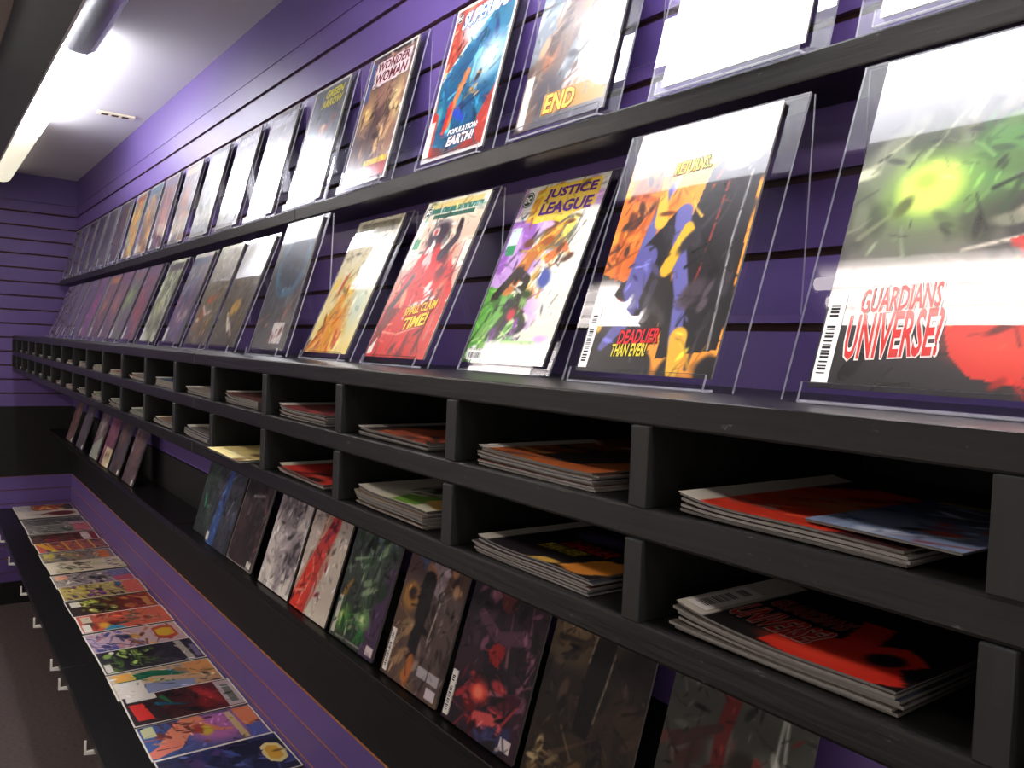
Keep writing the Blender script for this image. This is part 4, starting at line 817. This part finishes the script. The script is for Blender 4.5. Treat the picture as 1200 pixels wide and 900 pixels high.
S_LO = {
 18: ([('g', (30, 26, 28), (20, 18, 20)), ('r', 0, .0, .15, .5, (206, 200, 188)), ('p', [(.42, .02), (.4, .16), (.6, .22), (.52, .42), (.66, .42), (.72, .25), (.8, .3), (.95, .22), (.9, .14), (.99, .04), (.9, -.01), (.6, -.01)], (214, 50, 38)), ('e', .62, .07, .2, .07, 0, (230, 66, 46), .5), ('e', .82, .17, .07, .08, 0, (26, 22, 24), .2)], 6, 'black and red comic with barcode', .012),
 17: ([('g', (40, 34, 38), (30, 28, 32)), ('e', .42, .42, .2, .1, 0, (96, 84, 140), .4), ('e', .5, .66, .2, .06, 0, (130, 100, 60), .5), ('r', 0, 0, .1, .7, (206, 200, 188)), ('p', [(.72, .02), (.78, .2), (1, .26), (1, .1), (.9, .0)], (226, 146, 60)), ('p', [(.5, 0), (.55, .05), (.7, .04), (.66, 0)], (236, 190, 90))], 6, 'black comic with yellow words', .006),
 16: ([('g', (226, 222, 196), (60, 70, 56)), ('x', 26, [(40, 44, 40), (90, 130, 60), (226, 226, 206), (60, 80, 50)], (.05, .1, .95, .7), .15, 7, 0), ('p', [(.5, 0), (.4, .14), (.7, .2), (.8, .02)], (110, 160, 60)), ('p', [(.72, .1), (.7, .3), (1, .3), (1, .05)], (214, 170, 90)), ('p', [(0, .0), (.0, .5), (.2, .5), (.3, 0)], (220, 214, 200))], 9, 'white, green and black comic', .008),
 15: ([('g', (206, 60, 50), (130, 44, 44)), ('x', 20, [(226, 90, 70), (150, 40, 40), (60, 40, 40)], (.2, 0, .95, .7), .15, 8, 0), ('r', 0, 0, .07, .6, (226, 220, 206)), ('r', .1, .3, .9, .36, (40, 34, 36))], 3, 'bright red comic', .012),
 14: ([('g', (240, 222, 150), (170, 140, 90)), ('x', 16, [(246, 234, 180), (190, 160, 100), (150, 120, 70)], (.2, 0, .95, .8), .15, 9, 0), ('r', .35, .3, 1, .36, (110, 90, 60))], 2, 'cream yellow comic poking out', .003)}
PALS = [((150, 140, 130), 'grey tan'), ((90, 100, 130), 'slate blue'), ((160, 150, 140), 'pale grey'), ((170, 120, 100), 'brick'), ((180, 170, 120), 'straw'), ((150, 150, 150), 'silver'), ((190, 80, 70), 'red'), ((190, 200, 215), 'ice blue'), ((150, 156, 130), 'sage'), ((200, 190, 170), 'ivory'), ((170, 150, 120), 'tan'), ((120, 110, 110), 'charcoal'), ((140, 130, 126), 'stone'), ((120, 130, 110), 'moss')]
PALS_LO = [((120, 112, 110), 'charcoal grey'), ((150, 120, 100), 'tan brown'), ((130, 140, 120), 'grey green'), ((150, 150, 140), 'pale'), ((150, 170, 110), 'yellow green'), ((140, 130, 120), 'drab'), ((170, 130, 120), 'rosy tan'), ((160, 130, 130), 'dusty pink'), ((140, 150, 130), 'lichen green'), ((120, 110, 110), 'smoky'), ((150, 140, 140), 'dove grey'), ((200, 170, 150), 'peach'), ((130, 120, 120), 'ashen'), ((140, 120, 110), 'umber')]
under_cols = [(70, 60, 60), (110, 70, 60), (60, 66, 80), (90, 84, 76), (130, 110, 90)]
UM = [mat('comic_edge_ink', c, .5, .3) for c in under_cols]
tops = {}
for row, (zs, table, pals, rn) in enumerate(((LV['mid_t'], S_UP, PALS, 'upper'), (LV['bot_t'], S_LO, PALS_LO, 'lower'))):
    for ci in range(18, 0, -1):
        k = 18 - ci
        near = ci in table
        rs = random.Random(ci * 7 + row * 100)
        if near: art, cnt, dsc, sp = table[ci]
        else:
            c, dsc = pals[(k - 5) % len(pals)]; dsc += ' comic'; cnt = rs.choice((3, 4, 5)) if k < 12 else 2; sp = rs.uniform(.004, .010)
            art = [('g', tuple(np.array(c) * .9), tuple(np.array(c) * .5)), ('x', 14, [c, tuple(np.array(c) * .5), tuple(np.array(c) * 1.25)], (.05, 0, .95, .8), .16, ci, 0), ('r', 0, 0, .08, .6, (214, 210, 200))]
        place = 'the %s %s cubby stack from the right' % (ORD[k], rn)
        xc = DIV[ci] + .018 + (DIV[ci + 1] - DIV[ci] - .018) * .5
        yfront = RF + .006
        if dsc.endswith('poking out'): yfront = RF - .02
        wv = wave(ci + row * 50, .0014 + (.0010 if near else 0), sp * .7)
        pz = zs + .0006
        pitch = (.0021 if ci < 18 else .0023) if near else .0030
        T = pitch - .0003
        shift = .008 if near else .004
        for j in range(cnt):
            jx = rs.uniform(-.004, .004) + (-.012 if near else 0); jy = rs.uniform(0, .006); rz = rs.uniform(-.012, .012)
            # each comic follows the stack's wave, spine swelling upwards
            grow = (j + 1) / cnt
            if cnt == 1: grow = 1
            zf = (lambda x, w=wv, g=grow: w(x) * g)
            m = Matrix.Translation(P(xc + jx, yfront + jy, pz + j * pitch)) @ Matrix.Rotation(rz, 4, 'Z')
            if j == cnt - 1:
                # keep clear of the board above
                res = 64 if ci == 18 else 48 if near and ci >= 16 else 30 if near else 14
                tops[(row, ci)] = (make_comic('%s atop %s' % (dsc, place), art, SWD, SHT, T, res, 'cover_paper', m, 300 + ci, None, zf), zf, T)
            else:
                me = slab_mesh('comic_book', SWD, SHT, T, 12, zf, True)
                me.materials.append(M['pages']); me.materials.append(UM[rs.randrange(len(UM))]); me.materials.append(UM[rs.randrange(len(UM))])
                o = obj('comic_book', me, None, None, m)
                tag(o, 'comic book %s from the top in %s' % (ORD[cnt - 1 - j], place), 'comic book', 'stacked comics in the cubbies')
# lettering on the nearest stack
t18, zf18, T18 = tops[(1, 18)]
def RS(u0, v0, u1, v1): return (-SWD / 2 + u0 * SWD, v0 * SHT, -SWD / 2 + u1 * SWD, v1 * SHT)
outlined(t18, 'UNIVERSE?', RS(.17, .09, .56, .24), (206, 46, 40), (236, 200, 194), T18 + .0006, .02, .15, .0, zfun=zf18)
outlined(t18, 'GUARDIANS', RS(.19, .27, .54, .36), (150, 40, 34), (190, 140, 136), T18 + .0006, .02, .15, .0, zfun=zf18)
barcode(t18, RS(.02, .03, .13, .30), T18 + .0008, True, 21, zfun=zf18)
t17, zf17, T17 = tops[(1, 17)]
outlined(t17, 'DEADLIER', RS(.36, .22, .76, .31), (200, 40, 50), (70, 14, 18), T17 + .0006, .02, .2, .0, zfun=zf17)
outlined(t17, 'THAN EVER!', RS(.32, .13, .66, .21), (200, 180, 60), (60, 50, 20), T17 + .0006, .02, .2, .0, zfun=zf17)
# small blue issue lying across the front right of the upper right stack
t, zf, T = tops[(0, 18)]
bl = [('g', (150, 170, 206), (40, 50, 80)), ('x', 40, [(60, 90, 150), (200, 210, 226), (30, 34, 50), (160, 60, 60)], (.02, .0, .98, .9), .13, 6, 0), ('d', 40, .05, 3), ('r', .1, .86, .8, .92, (170, 150, 60))]
bm_ = Matrix.Translation(P(DIV[18] + .018 + .168, RF + .014, LV['mid_t'] + .0006 + 4 * .0023 + .0034)) @ Matrix.Rotation(-.03, 4, 'Z')
make_comic('small blue and white comic resting on the red and orange comic', bl, .098, .17, .0018, 40, 'cover_paper', bm_, 400, 'stacked comics in the cubbies')
